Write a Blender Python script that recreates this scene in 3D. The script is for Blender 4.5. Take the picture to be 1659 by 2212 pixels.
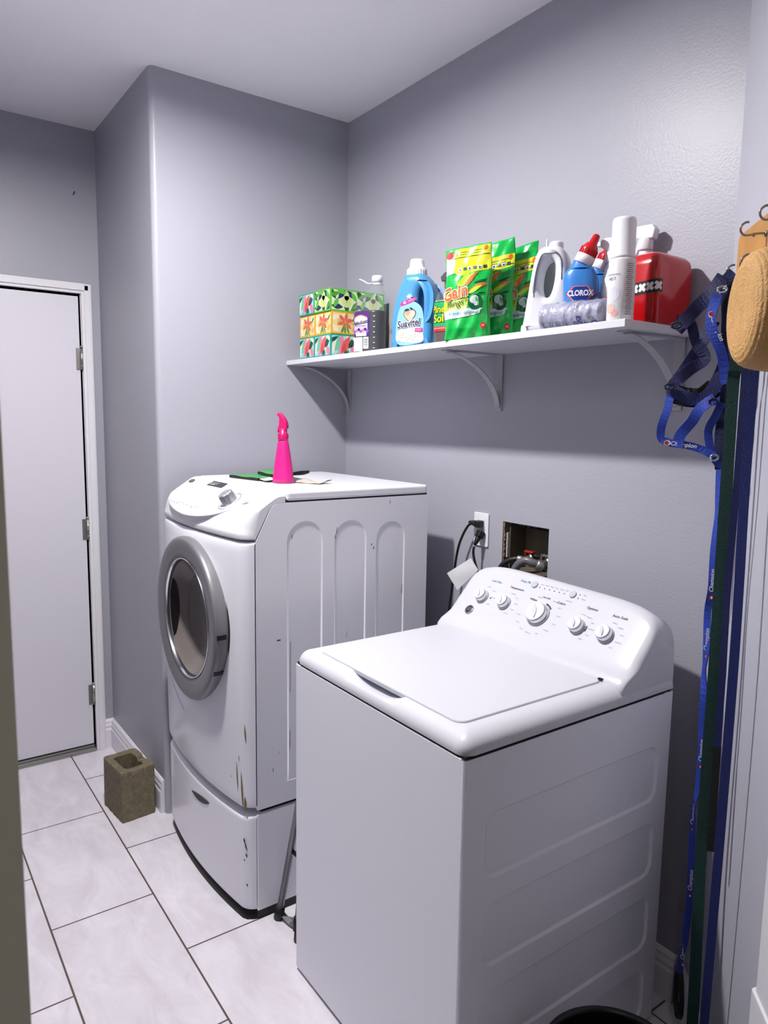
import bpy, bmesh, math, random
from math import sin, cos, pi, sqrt, radians, atan2
from mathutils import Vector, Matrix
random.seed(7)
for o in list(bpy.data.objects): bpy.data.objects.remove(o)
SC = bpy.context.scene
COL = SC.collection

# ------------------------------------------------------------------ camera
F_PX = 1564.47
CAM = Vector((2.6159, -1.6590, 1.5200))
yaw, pitch, roll = radians(54.5352), radians(-7.1504), radians(0.8609)
fwd = Vector((-sin(yaw)*cos(pitch), cos(yaw)*cos(pitch), sin(pitch)))
rgt = Vector((cos(yaw), sin(yaw), 0)); upv = rgt.cross(fwd)
r2 = rgt*cos(roll) + upv*sin(roll); u2 = -rgt*sin(roll) + upv*cos(roll)
cd = bpy.data.cameras.new('camera'); cam = bpy.data.objects.new('camera', cd); COL.objects.link(cam)
cam.matrix_world = Matrix(((r2.x, u2.x, -fwd.x, CAM.x), (r2.y, u2.y, -fwd.y, CAM.y), (r2.z, u2.z, -fwd.z, CAM.z), (0, 0, 0, 1)))
cd.sensor_fit = 'VERTICAL'; cd.sensor_height = 36.0; cd.lens = F_PX/2212*36.0
cd.clip_start = .02
cd.dof.use_dof = True; cd.dof.focus_distance = 2.0; cd.dof.aperture_fstop = 13
SC.camera = cam

# ------------------------------------------------------------------ light and exposure
LAMP = Vector((.90, -1.17, 2.700)); LAMP_R = .050; LAMP_E = 2200.0
FILL_E = 110.0  # strength of the fill light added behind the camera
w = bpy.data.worlds.new('world'); SC.world = w; w.use_nodes = True
w.node_tree.nodes['Background'].inputs[0].default_value = (.8, .85, 1, 1)
w.node_tree.nodes['Background'].inputs[1].default_value = .05
SC.view_settings.view_transform = 'Standard'; SC.view_settings.look = 'None'
SC.view_settings.gamma = 1; SC.view_settings.use_curve_mapping = False
SC.view_settings.exposure = 0.18
SC.cycles.max_bounces = 12; SC.cycles.diffuse_bounces = 6

# ------------------------------------------------------------------ materials
def lin(c):
    if isinstance(c, str):
        c = [int(c[i:i+2], 16)/255 for i in (0, 2, 4)]
    return tuple((x/12.92 if x <= .04045 else ((x+.055)/1.055)**2.4) for x in c[:3]) + (1,)
MATS = {}
KALB = .72      # overall reflectance of the painted things against the exposure
def mat(name, col, rough=.5, metal=0, bump=0, bscale=80, var=0, vscale=8, trans=0, alpha=1, spec=None, coat=0, emit=0, ior=1.45, col2=None, k=None):
    if name in MATS: return MATS[name]
    m = bpy.data.materials.new(name); m.use_nodes = True
    nt = m.node_tree; b = nt.nodes['Principled BSDF']
    c = tuple(x*(KALB if k is None else k) for x in lin(col)[:3])+(1,) if not (emit or metal > .5) else lin(col)
    b.inputs['Base Color'].default_value = c
    b.inputs['Roughness'].default_value = rough
    b.inputs['Metallic'].default_value = metal
    b.inputs['IOR'].default_value = ior
    b.inputs['Transmission Weight'].default_value = trans
    b.inputs['Alpha'].default_value = alpha
    b.inputs['Coat Weight'].default_value = coat
    if spec is not None: b.inputs['Specular IOR Level'].default_value = spec
    if emit:
        b.inputs['Emission Color'].default_value = c; b.inputs['Emission Strength'].default_value = emit
    if bump or var:
        tc = nt.nodes.new('ShaderNodeTexCoord')
    if var:
        n = nt.nodes.new('ShaderNodeTexNoise'); n.inputs['Scale'].default_value = vscale; n.inputs['Detail'].default_value = 5
        nt.links.new(tc.outputs['Object'], n.inputs['Vector'])
        r = nt.nodes.new('ShaderNodeValToRGB'); r.color_ramp.elements[0].position = .35; r.color_ramp.elements[1].position = .65
        c2 = tuple(x*KALB for x in lin(col2)[:3])+(1,) if col2 else tuple(x*(1-var) for x in c[:3])+(1,)
        r.color_ramp.elements[0].color = c2; r.color_ramp.elements[1].color = c
        nt.links.new(n.outputs[0], r.inputs[0]); nt.links.new(r.outputs[0], b.inputs['Base Color'])
    if bump:
        n = nt.nodes.new('ShaderNodeTexNoise'); n.inputs['Scale'].default_value = bscale; n.inputs['Detail'].default_value = 3
        nt.links.new(tc.outputs['Object'], n.inputs['Vector'])
        bp = nt.nodes.new('ShaderNodeBump'); bp.inputs['Strength'].default_value = bump; bp.inputs['Distance'].default_value = .004
        nt.links.new(n.outputs[0], bp.inputs['Height']); nt.links.new(bp.outputs[0], b.inputs['Normal'])
    MATS[name] = m
    return m
WALL = mat('wall_paint', 'b5b5c1', .38, bump=.15, bscale=150, spec=.35)
WALLR = mat('wall_paint_smooth', 'c9c9d6', .45, bump=.12, bscale=120, spec=.3)
CEIL = mat('ceiling_paint', 'f3f1f7', .8, bump=.15, bscale=90, k=1)
TRIM = mat('white_trim_paint', 'ebe9ef', .35, spec=.4, k=.85)
DOORM = mat('door_paint', 'e6e4ee', .45, bump=.05, bscale=60, k=.8)
JAMB = mat('jamb_paint', 'd8d8c6', .6, k=1)
ENAM_DIM = mat('white_enamel_dimmed_top', 'e2e2ec', .32, spec=.45, k=.72)  # washer top: enamel colour darkened to hold down the strong light on it
ENAM2 = mat('white_enamel_body', 'dcdce6', .3, bump=.04, bscale=350, k=1.05)
PLAST = mat('white_plastic', 'eeeef6', .25, k=.8)
DENAM = mat('dryer_enamel', 'e2e2ea', .22, k=1.0)
BLACK = mat('black_rubber', '0b0a0b', .5)
GAP = mat('dark_gap', '0d0c0c', .8)
CHROME = mat('chrome', 'd8dade', .16, 1)
SILVER = mat('silver_plastic', 'b4b6bc', .3, .75)
GREYRING = mat('grey_door_plastic', '8f8d92', .38, .35)
STEEL = mat('galvanised_steel', '9b9a96', .4, .9)
DGREY = mat('dark_grey_print', '4a4b52', .6)
LGREY = mat('light_grey_print', 'a9a9b4', .6)
BLUEP = mat('light_blue_print', '5fa3d8', .6)
REDP = mat('red_print', 'c8202c', .5)
WHITEP = mat('white_print', 'f2f2f6', .5)
BLACKP = mat('black_print', '101014', .5)
SHELFM = mat('shelf_laminate', 'e4e4ec', .35)

# ------------------------------------------------------------------ mesh builder
class MB:
    def __init__(s): s.v = []; s.f = []; s.mi = []; s.sm = []; s.mats = []
    def m(s, mt):
        if mt not in s.mats: s.mats.append(mt)
        return s.mats.index(mt)
    def add(s, vs, fs, mt, smooth=False, M=None):
        o = len(s.v)
        for p in vs:
            p = Vector(p)
            s.v.append(M @ p if M else p)
        k = s.m(mt)
        for f in fs: s.f.append(tuple(i+o for i in f)); s.mi.append(k); s.sm.append(smooth)
        return s
    def box(s, a, b, mt, M=None):
        x0, y0, z0 = a; x1, y1, z1 = b
        vs = [(x0,y0,z0),(x1,y0,z0),(x1,y1,z0),(x0,y1,z0),(x0,y0,z1),(x1,y0,z1),(x1,y1,z1),(x0,y1,z1)]
        return s.add(vs, [(0,3,2,1),(4,5,6,7),(0,1,5,4),(1,2,6,5),(2,3,7,6),(3,0,4,7)], mt, False, M)
    def grid(s, fn, nu, nv, mt, smooth=True, M=None, closeu=False):
        vs = [fn(i/nu, j/nv) for j in range(nv+1) for i in range(nu if closeu else nu+1)]
        W = nu if closeu else nu+1
        fs = []
        for j in range(nv):
            for i in range(nu):
                i2 = (i+1) % W if closeu else i+1
                fs.append((j*W+i, j*W+i2, (j+1)*W+i2, (j+1)*W+i))
        return s.add(vs, fs, mt, smooth, M)
    def rings(s, rs, mt, smooth=True, cap=(1, 1), M=None):
        n = len(rs[0]); vs = [p for r in rs for p in r]; fs = []
        for j in range(len(rs)-1):
            for i in range(n): fs.append((j*n+i, j*n+(i+1) % n, (j+1)*n+(i+1) % n, (j+1)*n+i))
        s.add(vs, fs, mt, smooth, M)
        if cap[0]: s.add(rs[0], [tuple(range(n))[::-1]], mt, False, M)
        if cap[1]: s.add(rs[-1], [tuple(range(n))], mt, False, M)
        return s
    def lathe(s, prof, mt, n=32, M=None, smooth=True, cap=(1, 1)):
        rs = [[(r*cos(2*pi*i/n), r*sin(2*pi*i/n), z) for i in range(n)] for r, z in prof]
        return s.rings(rs, mt, smooth, cap, M)
    def tube(s, pts, r, mt, n=10, M=None, caps=True):
        pts = [Vector(p) for p in pts]; rs = []
        up = None
        for i, p in enumerate(pts):
            t = (pts[min(i+1, len(pts)-1)] - pts[max(i-1, 0)]).normalized()
            if up is None:
                up = Vector((0, 0, 1)) if abs(t.z) < .9 else Vector((1, 0, 0))
            a = (up - t*up.dot(t)).normalized(); b = t.cross(a); up = a
            rr = r[i] if isinstance(r, (list, tuple)) else r
            rs.append([p + a*rr*cos(2*pi*k/n) + b*rr*sin(2*pi*k/n) for k in range(n)])
        return s.rings(rs, mt, True, (caps, caps), M)
    def ribbon(s, pts, width, th, mt, normal, M=None):
        # flat webbing following pts; 'normal' is a vector or a list of vectors the face looks along
        pts = [Vector(p) for p in pts]; rs = []
        for i, p in enumerate(pts):
            t = (pts[min(i+1, len(pts)-1)] - pts[max(i-1, 0)]).normalized()
            nn = Vector(normal[i] if isinstance(normal, list) else normal)
            nn = (nn - t*nn.dot(t)).normalized(); b = t.cross(nn)
            h = width/2
            rs.append([p-b*h-nn*th/2, p+b*h-nn*th/2, p+b*h+nn*th/2, p-b*h+nn*th/2])
        return s.rings(rs, mt, False, (1, 1), M)
    def prism(s, poly, h0, h1, mt, axis='z', M=None, smooth=False):
        def P(a, b, h):
            return {'z': (a, b, h), 'x': (h, a, b), 'y': (a, h, b)}[axis]
        n = len(poly); vs = [P(a, b, h0) for a, b in poly] + [P(a, b, h1) for a, b in poly]
        s.add(vs, [tuple(range(n))[::-1], tuple(range(n, 2*n))] , mt, False, M)
        s.add(vs, [(i, (i+1) % n, n+(i+1) % n, n+i) for i in range(n)], mt, smooth, M)
        return s
def obj(name, mb, parent=None, loc=None, rotz=0, bevel=0, bseg=2, subsurf=0, origin=None, fixn=True):
    me = bpy.data.meshes.new(name)
    vs = mb.v
    if origin is not None: vs = [v - Vector(origin) for v in vs]
    me.from_pydata([tuple(v) for v in vs], [], mb.f)
    for m_ in mb.mats: me.materials.append(m_)
    me.polygons.foreach_set('material_index', mb.mi); me.polygons.foreach_set('use_smooth', mb.sm)
    bm = bmesh.new(); bm.from_mesh(me)
    bmesh.ops.remove_doubles(bm, verts=bm.verts, dist=1e-6)
    if fixn: bmesh.ops.recalc_face_normals(bm, faces=bm.faces)
    bm.to_mesh(me); bm.free(); me.update()
    o = bpy.data.objects.new(name, me); COL.objects.link(o)
    if parent: o.parent = parent
    if origin is not None and loc is None and not parent: o.location = origin
    if loc is not None: o.location = loc
    o.rotation_euler = (0, 0, rotz)
    if bevel:
        b = o.modifiers.new('bevel', 'BEVEL'); b.width = bevel; b.segments = bseg; b.limit_method = 'ANGLE'; b.angle_limit = radians(35)
        b.harden_normals = False
    if subsurf:
        b = o.modifiers.new('sub', 'SUBSURF'); b.levels = subsurf; b.render_levels = subsurf
    return o
def tag(o, label=None, cat=None, group=None, kind=None):
    if label: o['label'] = label
    if cat: o['category'] = cat
    if group: o['group'] = group
    if kind: o['kind'] = kind
    return o
def thing(name, label, cat, loc=(0, 0, 0), rotz=0, group=None):
    o = bpy.data.objects.new(name, None); COL.objects.link(o); o.location = loc; o.rotation_euler = (0, 0, rotz)
    o.empty_display_size = .05
    return tag(o, label, cat, group)
def struct(name, mb, **k):
    o = obj(name, mb, **k); o['kind'] = 'structure'; return o

def refine(vs, fs, L):
    bm = bmesh.new()
    bv = [bm.verts.new((p[0], p[1], 0)) for p in vs]
    for f in fs:
        try: bm.faces.new([bv[i] for i in f])
        except Exception: pass
    bmesh.ops.triangulate(bm, faces=bm.faces)
    for _ in range(6):
        es = [e for e in bm.edges if e.calc_length() > L]
        if not es: break
        bmesh.ops.subdivide_edges(bm, edges=es, cuts=1)
        bmesh.ops.triangulate(bm, faces=[f for f in bm.faces if len(f.verts) > 3])
    bm.verts.index_update()
    out = [(v.co.x, v.co.y) for v in bm.verts], [tuple(v.index for v in f.verts) for f in bm.faces]
    bm.free(); return out
def decal(mb, poly, fn, off, mt, L=.012):
    vs, fs = refine(poly, [tuple(range(len(poly)))], L)
    mb.add([fn(a, b, off) for a, b in vs], fs, mt)
TXT = {}
def text_geo(st, bold=0, shear=0):
    k = (st, bold, shear)
    if k not in TXT:
        c = bpy.data.curves.new('t', 'FONT'); c.body = st; c.size = 1; c.align_x = 'CENTER'; c.align_y = 'CENTER'
        c.offset = bold; c.shear = shear; c.resolution_u = 3; c.space_character = 1.0
        o = bpy.data.objects.new('t', c); COL.objects.link(o)
        bpy.context.view_layer.update()
        me = o.evaluated_get(bpy.context.evaluated_depsgraph_get()).to_mesh()
        TXT[k] = ([(v.co.x, v.co.y) for v in me.vertices], [tuple(p.vertices) for p in me.polygons])
        o.to_mesh_clear(); bpy.data.objects.remove(o); bpy.data.curves.remove(c)
    return TXT[k]
def text(mb, st, cx, cy, size, fn, off, mt, bold=0, shear=0, sx=1, rot=0, arc=0):
    vs, fs = text_geo(st, bold, shear)
    out = []
    for x, y in vs:
        x *= size*sx; y *= size
        y += arc*x*x
        x, y = x*cos(rot)-y*sin(rot), x*sin(rot)+y*cos(rot)
        out.append(fn(cx+x, cy+y, off))
    mb.add(out, fs, mt)
def ell(cx, cy, a, b, n=20, rot=0, a0=0, a1=2*pi):
    r = []
    for i in range(n):
        t = a0+(a1-a0)*i/(n if abs(a1-a0-2*pi) < 1e-6 else n-1)
        x, y = a*cos(t), b*sin(t)
        r.append((cx+x*cos(rot)-y*sin(rot), cy+x*sin(rot)+y*cos(rot)))
    return r
def rect(cx, cy, w, h): return [(cx-w/2, cy-h/2), (cx+w/2, cy-h/2), (cx+w/2, cy+h/2), (cx-w/2, cy+h/2)]
def rrect(x0, y0, x1, y1, r, n=5):
    p = []
    for cx, cy, a in ((x1-r, y1-r, 0), (x0+r, y1-r, pi/2), (x0+r, y0+r, pi), (x1-r, y0+r, 3*pi/2)):
        for i in range(n+1): t = a+pi/2*i/n; p.append((cx+r*cos(t), cy+r*sin(t)))
    return p
def leaf(cx, cy, L, W, rot, n=7):
    up = [(-L/2+L*i/n, W/2*sin(pi*i/n)) for i in range(n+1)]
    dn = [(-L/2+L*i/n, -W/2*sin(pi*i/n)) for i in range(n-1, 0, -1)]
    return [(cx+x*cos(rot)-y*sin(rot), cy+x*sin(rot)+y*cos(rot)) for x, y in up+dn]
def clip(poly, x0, y0, x1, y1):
    def cl(P, ins, inter):
        o = []
        for i in range(len(P)):
            a, b = P[i-1], P[i]
            if ins(b):
                if not ins(a): o.append(inter(a, b))
                o.append(b)
            elif ins(a): o.append(inter(a, b))
        return o
    def ix(v): return lambda a, b: (v, a[1]+(b[1]-a[1])*(v-a[0])/(b[0]-a[0]))
    def iy(v): return lambda a, b: (a[0]+(b[0]-a[0])*(v-a[1])/(b[1]-a[1]), v)
    for ins, it in ((lambda p: p[0] >= x0, ix(x0)), (lambda p: p[0] <= x1, ix(x1)), (lambda p: p[1] >= y0, iy(y0)), (lambda p: p[1] <= y1, iy(y1))):
        poly = cl(poly, ins, it)
        if len(poly) < 3: return None
    return poly
def curve_plate(splines, depth, bev, res=4, offset=None):
    # a closed outline (with holes) thickened to 'depth' along y with rounded edges: returns verts, faces in (x, y, z)
    c = bpy.data.curves.new('c', 'CURVE'); c.dimensions = '2D'; c.fill_mode = 'BOTH'
    for sp in splines:
        s_ = c.splines.new('POLY'); s_.points.add(len(sp)-1); s_.use_cyclic_u = True
        for i, (x, y) in enumerate(sp): s_.points[i].co = (x, y, 0, 1)
    c.extrude = depth/2-bev; c.bevel_depth = bev; c.bevel_resolution = res; c.offset = -bev if offset is None else offset
    o = bpy.data.objects.new('c', c); COL.objects.link(o); bpy.context.view_layer.update()
    me = o.evaluated_get(bpy.context.evaluated_depsgraph_get()).to_mesh()
    vs = [(v.co.x, -v.co.z, v.co.y) for v in me.vertices]; fs = [tuple(p.vertices) for p in me.polygons]
    o.to_mesh_clear(); bpy.data.objects.remove(o); bpy.data.curves.remove(c)
    return vs, fs
def recess_side(m, x, outer, holes, depth, ins, mt, back=.012):
    # flat side (facing +x) with pressed-in panels
    c = bpy.data.curves.new('c', 'CURVE'); c.dimensions = '2D'; c.fill_mode = 'BOTH'
    for sp in [outer]+holes:
        s_ = c.splines.new('POLY'); s_.points.add(len(sp)-1); s_.use_cyclic_u = True
        for i, (a, b) in enumerate(sp): s_.points[i].co = (a, b, 0, 1)
    o = bpy.data.objects.new('c', c); COL.objects.link(o); bpy.context.view_layer.update()
    me = o.evaluated_get(bpy.context.evaluated_depsgraph_get()).to_mesh()
    vs = [(x, v.co.x, v.co.y) for v in me.vertices]; fs = [tuple(p.vertices) for p in me.polygons]
    o.to_mesh_clear(); bpy.data.objects.remove(o); bpy.data.curves.remove(c)
    m.add(vs, fs, mt)
    n = len(outer); ov = [(x, a, b) for a, b in outer]+[(x-back, a, b) for a, b in outer]
    m.add(ov, [(i, (i+1) % n, n+(i+1) % n, n+i) for i in range(n)], mt)
    for poly in holes:
        n = len(poly); cc = (sum(p[0] for p in poly)/n, sum(p[1] for p in poly)/n); rs = [[(x, a, b) for a, b in poly]]
        for k in range(1, 5):
            t = k/4; ring = []
            for i in range(n):
                a, b, d = poly[i-1], poly[i], poly[(i+1) % n]
                tt = Vector((d[0]-a[0], d[1]-a[1])).normalized(); nv = Vector((-tt.y, tt.x))
                if nv.dot(Vector((cc[0]-b[0], cc[1]-b[1]))) < 0: nv = -nv
                ring.append((x-depth*(.5-.5*cos(pi*t)), b[0]+nv.x*ins*t, b[1]+nv.y*ins*t))
            rs.append(ring)
        m.rings(rs, mt, True, (0, 0)); m.add(rs[-1], [tuple(range(n))], mt)
def catmull(P, n=6, closed=False):
    P = [tuple(p) for p in P]; out = []; N = len(P); R = range(N if closed else N-1)
    for i in R:
        g = lambda k: P[k % N] if closed else P[max(0, min(N-1, k))]
        a, b, c, d = g(i-1), g(i), g(i+1), g(i+2)
        for j in range(n):
            t = j/n
            out.append(tuple(.5*(2*q+(-p+r)*t+(2*p-5*q+4*r-s_)*t*t+(-p+3*q-3*r+s_)*t**3) for p, q, r, s_ in zip(a, b, c, d)))
    if not closed: out.append(P[-1])
    return out
def lerp(a, b, t): return a+(b-a)*t
def interp(tab, x):
    if x <= tab[0][0]: return tab[0][1:]
    for a, b in zip(tab, tab[1:]):
        if x <= b[0]:
            t = (x-a[0])/(b[0]-a[0]); return tuple(lerp(p, q, t) for p, q in zip(a[1:], b[1:]))
    return tab[-1][1:]
S2 = sqrt(2)
def DW(s, n, z): return Vector((1.665+(s-n)/S2, -(s+n)/S2, z))    # along the slanting wall: s from the corner, n off the wall

# ================================================================== THE ROOM
H = 2.711; XL = -.7285; YR = -.804; YF = -1.60; D45 = .52
cw = DW(D45, 0, 0)
# floor with 0.61 x 0.305 tiles in running bond
fm = bpy.data.materials.new('floor_tile'); fm.use_nodes = True
nt = fm.node_tree; B = nt.nodes['Principled BSDF']
tc = nt.nodes.new('ShaderNodeTexCoord'); mp = nt.nodes.new('ShaderNodeMapping')
mp.inputs['Location'].default_value = (.1613+.5983*2, .996+.3049*6, 0)
br = nt.nodes.new('ShaderNodeTexBrick'); br.offset = .5; br.offset_frequency = 2; br.squash = 1
br.inputs['Scale'].default_value = 1; br.inputs['Brick Width'].default_value = .5983; br.inputs['Row Height'].default_value = .3049
br.inputs['Mortar Size'].default_value = .0028; br.inputs['Mortar Smooth'].default_value = .1; br.inputs['Bias'].default_value = 0
br.inputs['Color1'].default_value = lin('dcd8e0'); br.inputs['Color2'].default_value = lin('d9d5dd'); br.inputs['Mortar'].default_value = lin('574f47')
nt.links.new(tc.outputs['Object'], mp.inputs['Vector']); nt.links.new(mp.outputs[0], br.inputs['Vector'])
nz = nt.nodes.new('ShaderNodeTexNoise'); nz.inputs['Scale'].default_value = 5; nz.inputs['Detail'].default_value = 8; nz.inputs['Roughness'].default_value = .65; nz.inputs['Distortion'].default_value = .6
mp2 = nt.nodes.new('ShaderNodeMapping'); mp2.inputs['Scale'].default_value = (1, 2.2, 1)
nt.links.new(tc.outputs['Object'], mp2.inputs[0]); nt.links.new(mp2.outputs[0], nz.inputs['Vector'])
rp = nt.nodes.new('ShaderNodeValToRGB'); rp.color_ramp.elements[0].position = .38; rp.color_ramp.elements[0].color = (.72, .69, .70, 1); rp.color_ramp.elements[1].position = .62; rp.color_ramp.elements[1].color = (1, 1, 1, 1)
nt.links.new(nz.outputs[0], rp.inputs[0])
mx = nt.nodes.new('ShaderNodeMixRGB'); mx.blend_type = 'MULTIPLY'; mx.inputs[0].default_value = .55
nt.links.new(br.outputs['Color'], mx.inputs[1]); nt.links.new(rp.outputs[0], mx.inputs[2]); nt.links.new(mx.outputs[0], B.inputs['Base Color'])
bpn = nt.nodes.new('ShaderNodeBump'); bpn.inputs['Strength'].default_value = .5; bpn.inputs['Distance'].default_value = .002; bpn.invert = True
nt.links.new(br.outputs['Fac'], bpn.inputs['Height']); nt.links.new(bpn.outputs[0], B.inputs['Normal'])
B.inputs['Roughness'].default_value = .38

m = MB(); m.box((XL-.3, -3.4, -.06), (4.3, .3, 0), fm); struct('floor', m)
m = MB(); m.box((XL-.3, -3.4, H), (4.3, .3, H+.06), CEIL); struct('ceiling', m)
# wall with the shelf, with the cut-out for the washer hook-up
HX0, HX1, HZ0, HZ1 = .951, 1.146, 1.045, 1.205
m = MB()
for a, b in (((-.1, 0, 0), (HX0, .1, H)), ((HX1, 0, 0), (2.1, .1, H)), ((HX0, 0, 0), (HX1, .1, HZ0)), ((HX0, 0, HZ1), (HX1, .1, H))): m.box(a, b, WALL)
struct('wall_back', m)
# the wall end the dryer stands against, with rounded outer corner
m = MB()
R_ = .02
pl = [(0, .1), (0, YR+R_)] + [(-R_+R_*cos(t), YR+R_+R_*sin(t)) for t in [-pi/12*i for i in range(1, 6)]] + [(-R_, YR), (XL-.1, YR), (XL-.1, .1)]
m.prism(pl, 0, H, WALL, smooth=False); struct('wall_alcove', m)
DY0, DY1, DZ = -1.72, -.886, 2.034
m = MB()
m.box((XL-.12, DY1+.003, 0), (XL, YR+.02, H), WALL); m.box((XL-.12, -3.3, 0), (XL, DY0-.003, H), WALL); m.box((XL-.12, DY0-.003, DZ+.004), (XL, DY1+.003, H), WALL)
struct('wall_left', m)
m = MB()  # 45 degree wall
a, b = Vector((1.665, 0, 0)), cw
nn = Vector((1, 1, 0)).normalized()*.1
m.prism([(a.x-.02, a.y+.02), (b.x, b.y), (b.x+nn.x, b.y+nn.y), (a.x+nn.x, a.y+nn.y+.06)], 0, H, WALLR); struct('wall_right', m)
# wall beside the doorway the camera looks through, its end seen at the left edge
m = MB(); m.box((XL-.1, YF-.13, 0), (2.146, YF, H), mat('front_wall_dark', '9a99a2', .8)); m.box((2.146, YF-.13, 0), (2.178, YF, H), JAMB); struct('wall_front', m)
m = MB(); HALL = mat('hall_paint', '66646a', .8)
m.box((4.1, -3.3, 0), (4.2, .3, H), HALL); struct('wall_hall_far', m)
m = MB(); m.box((2.1, .0, 0), (4.2, .1, H), HALL); struct('wall_hall_back', m)
m = MB(); m.box((XL-.1, -3.4, 0), (4.2, -3.3, H), HALL); struct('wall_hall_front', m)

# baseboards (moulded profile swept along a line)
BP = [(0, 0), (.016, 0), (.016, .085), (.012, .092), (.014, .104), (.010, .116), (.010, .124), (.004, .132), (0, .134)]
def baseboard(name, p, q, nx, ny):
    m = MB(); n = len(BP)
    vs = [(c[0]+nx*d, c[1]+ny*d, z) for c in (p, q) for d, z in BP]
    m.add(vs, [(i, (i+1) % n, n+(i+1) % n, n+i) for i in range(n)]+[tuple(range(n)), tuple(range(n, 2*n))], TRIM)
    return struct(name, m)
baseboard('baseboard_alcove', (XL, YR), (-.02, YR), 0, -1)
baseboard('baseboard_left', (XL, YR-.001), (XL, -.842), 1, 0)
baseboard('baseboard_right', DW(0, 0, 0), DW(D45-.01, 0, 0), -1/S2, -1/S2)
baseboard('baseboard_back', (0.02, 0), (1.65, 0), 0, -1)
baseboard('baseboard_side', (0, YR+.03), (0, -.02), 1, 0)
# door with frame
m = MB()
for y0, y1, z0, z1 in ((DY1+.003, DY1+.045, 0, DZ+.045), (DY0-.045, DY0-.003, 0, DZ+.045), (DY0-.003, DY1+.003, DZ+.004, DZ+.045)):
    m.box((XL, y0, z0), (XL+.014, y1, z1), TRIM); 
    if z0 == 0: m.box((XL+.0141, y0+(.012 if y0 > -1 else 0), z0), (XL+.02, y1-.006, z1-.006), TRIM)
    else: m.box((XL+.0141, y0, z0+.012), (XL+.02, y1+.03, z1-.006), TRIM)
    m.box((XL-.11, y0, z0), (XL-.001, y0+.0001+(y1-y0)*.1 if y0 > -1 else y1, z1), TRIM)
struct('trim_1', m, bevel=.003)
dm = MB(); dm.box((XL-.04, DY0+.004, .03), (XL-.004, DY1-.005, DZ-.006), DOORM)
door = struct('door_1', dm, bevel=.002)
for z in (1.766, 1.026, .266):
    hm = MB(); hm.lathe([(.008, -.046), (.008, .046)], STEEL, 12, M=Matrix.Translation((XL+.006, DY1-.0005, z)))
    for k in (-.03, 0, .03): hm.lathe([(.0088, -.002), (.0088, .002)], STEEL, 12, M=Matrix.Translation((XL+.006, DY1-.0005, z+k)))
    hm.lathe([(.009, .047), (.006, .055), (.001, .057)], STEEL, 12, M=Matrix.Translation((XL+.006, DY1-.0005, z)))
    hm.box((XL-.003, DY1-.022, z-.045), (XL+.0005, DY1-.004, z+.045), STEEL)
    tag(obj('hinge', hm, door), 'grey steel hinge')
sm = MB(); sm.box((XL-.05, DY0, 0), (XL+.02, DY1+.0, .016), STEEL); sm.box((XL-.03, DY0, .016), (XL-.002, DY1, .024), STEEL); struct('trim_2', sm, bevel=.004)
# casing at the right end of the slanting wall
m = MB()
for s0, s1, n1, z0, z1 in ((D45+.020, D45+.12, .020, .50, H), (D45+.010, D45+.12, .024, 0, .50)):
    c = [DW(s0, 0, 0), DW(s1, 0, 0), DW(s1, n1, 0), DW(s0+.008, n1, 0), DW(s0, n1*.4, 0)]
    m.prism([(p.x, p.y) for p in c], z0, z1, TRIM)
struct('trim_3', m, bevel=.003)
# recessed round ceiling light, plus an added fill light built alike: white trim ring and glowing lens
def downlight(label, x, y, r, mtl):
    lamp = thing('ceiling_light', label, 'ceiling light', (x, y, H), group='round ceiling lights')
    m = MB(); m.lathe([(r+.001, -.0005), (r+.034, -.0005), (r+.032, -.012), (r+.024, -.016), (r+.015, -.016), (r+.013, -.013), (r+.002, -.009), (r+.001, -.001)], PLAST, 64, cap=(0, 0)); obj('trim_ring', m, lamp)
    m = MB(); m.lathe([(r, -.006), (r, -.0085)], mtl, 64); obj('lens', m, lamp)
downlight('round ceiling light over the floor in front of the dryer, the bright one', LAMP.x, LAMP.y, LAMP_R, mat('lamp_lens', 'fffcfa', .5, emit=LAMP_E))
downlight('dim unseen fill light added in the hall behind the camera', 3.25, -2.3, .075, mat('fill_light_lens', 'fff4e6', .5, emit=FILL_E))  # added out of view to brighten the door jamb
# small dark anchor in the wall above the door
m = MB(); m.tube([(XL, -.896, 2.441), (XL+.006, -.896, 2.441), (XL+.009, -.892, 2.452)], .002, BLACK, 6)
tag(obj('wall_nail', m, origin=(XL, -.896, 2.441)), 'tiny bent dark nail in the grey wall above the white door', 'nail')
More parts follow.
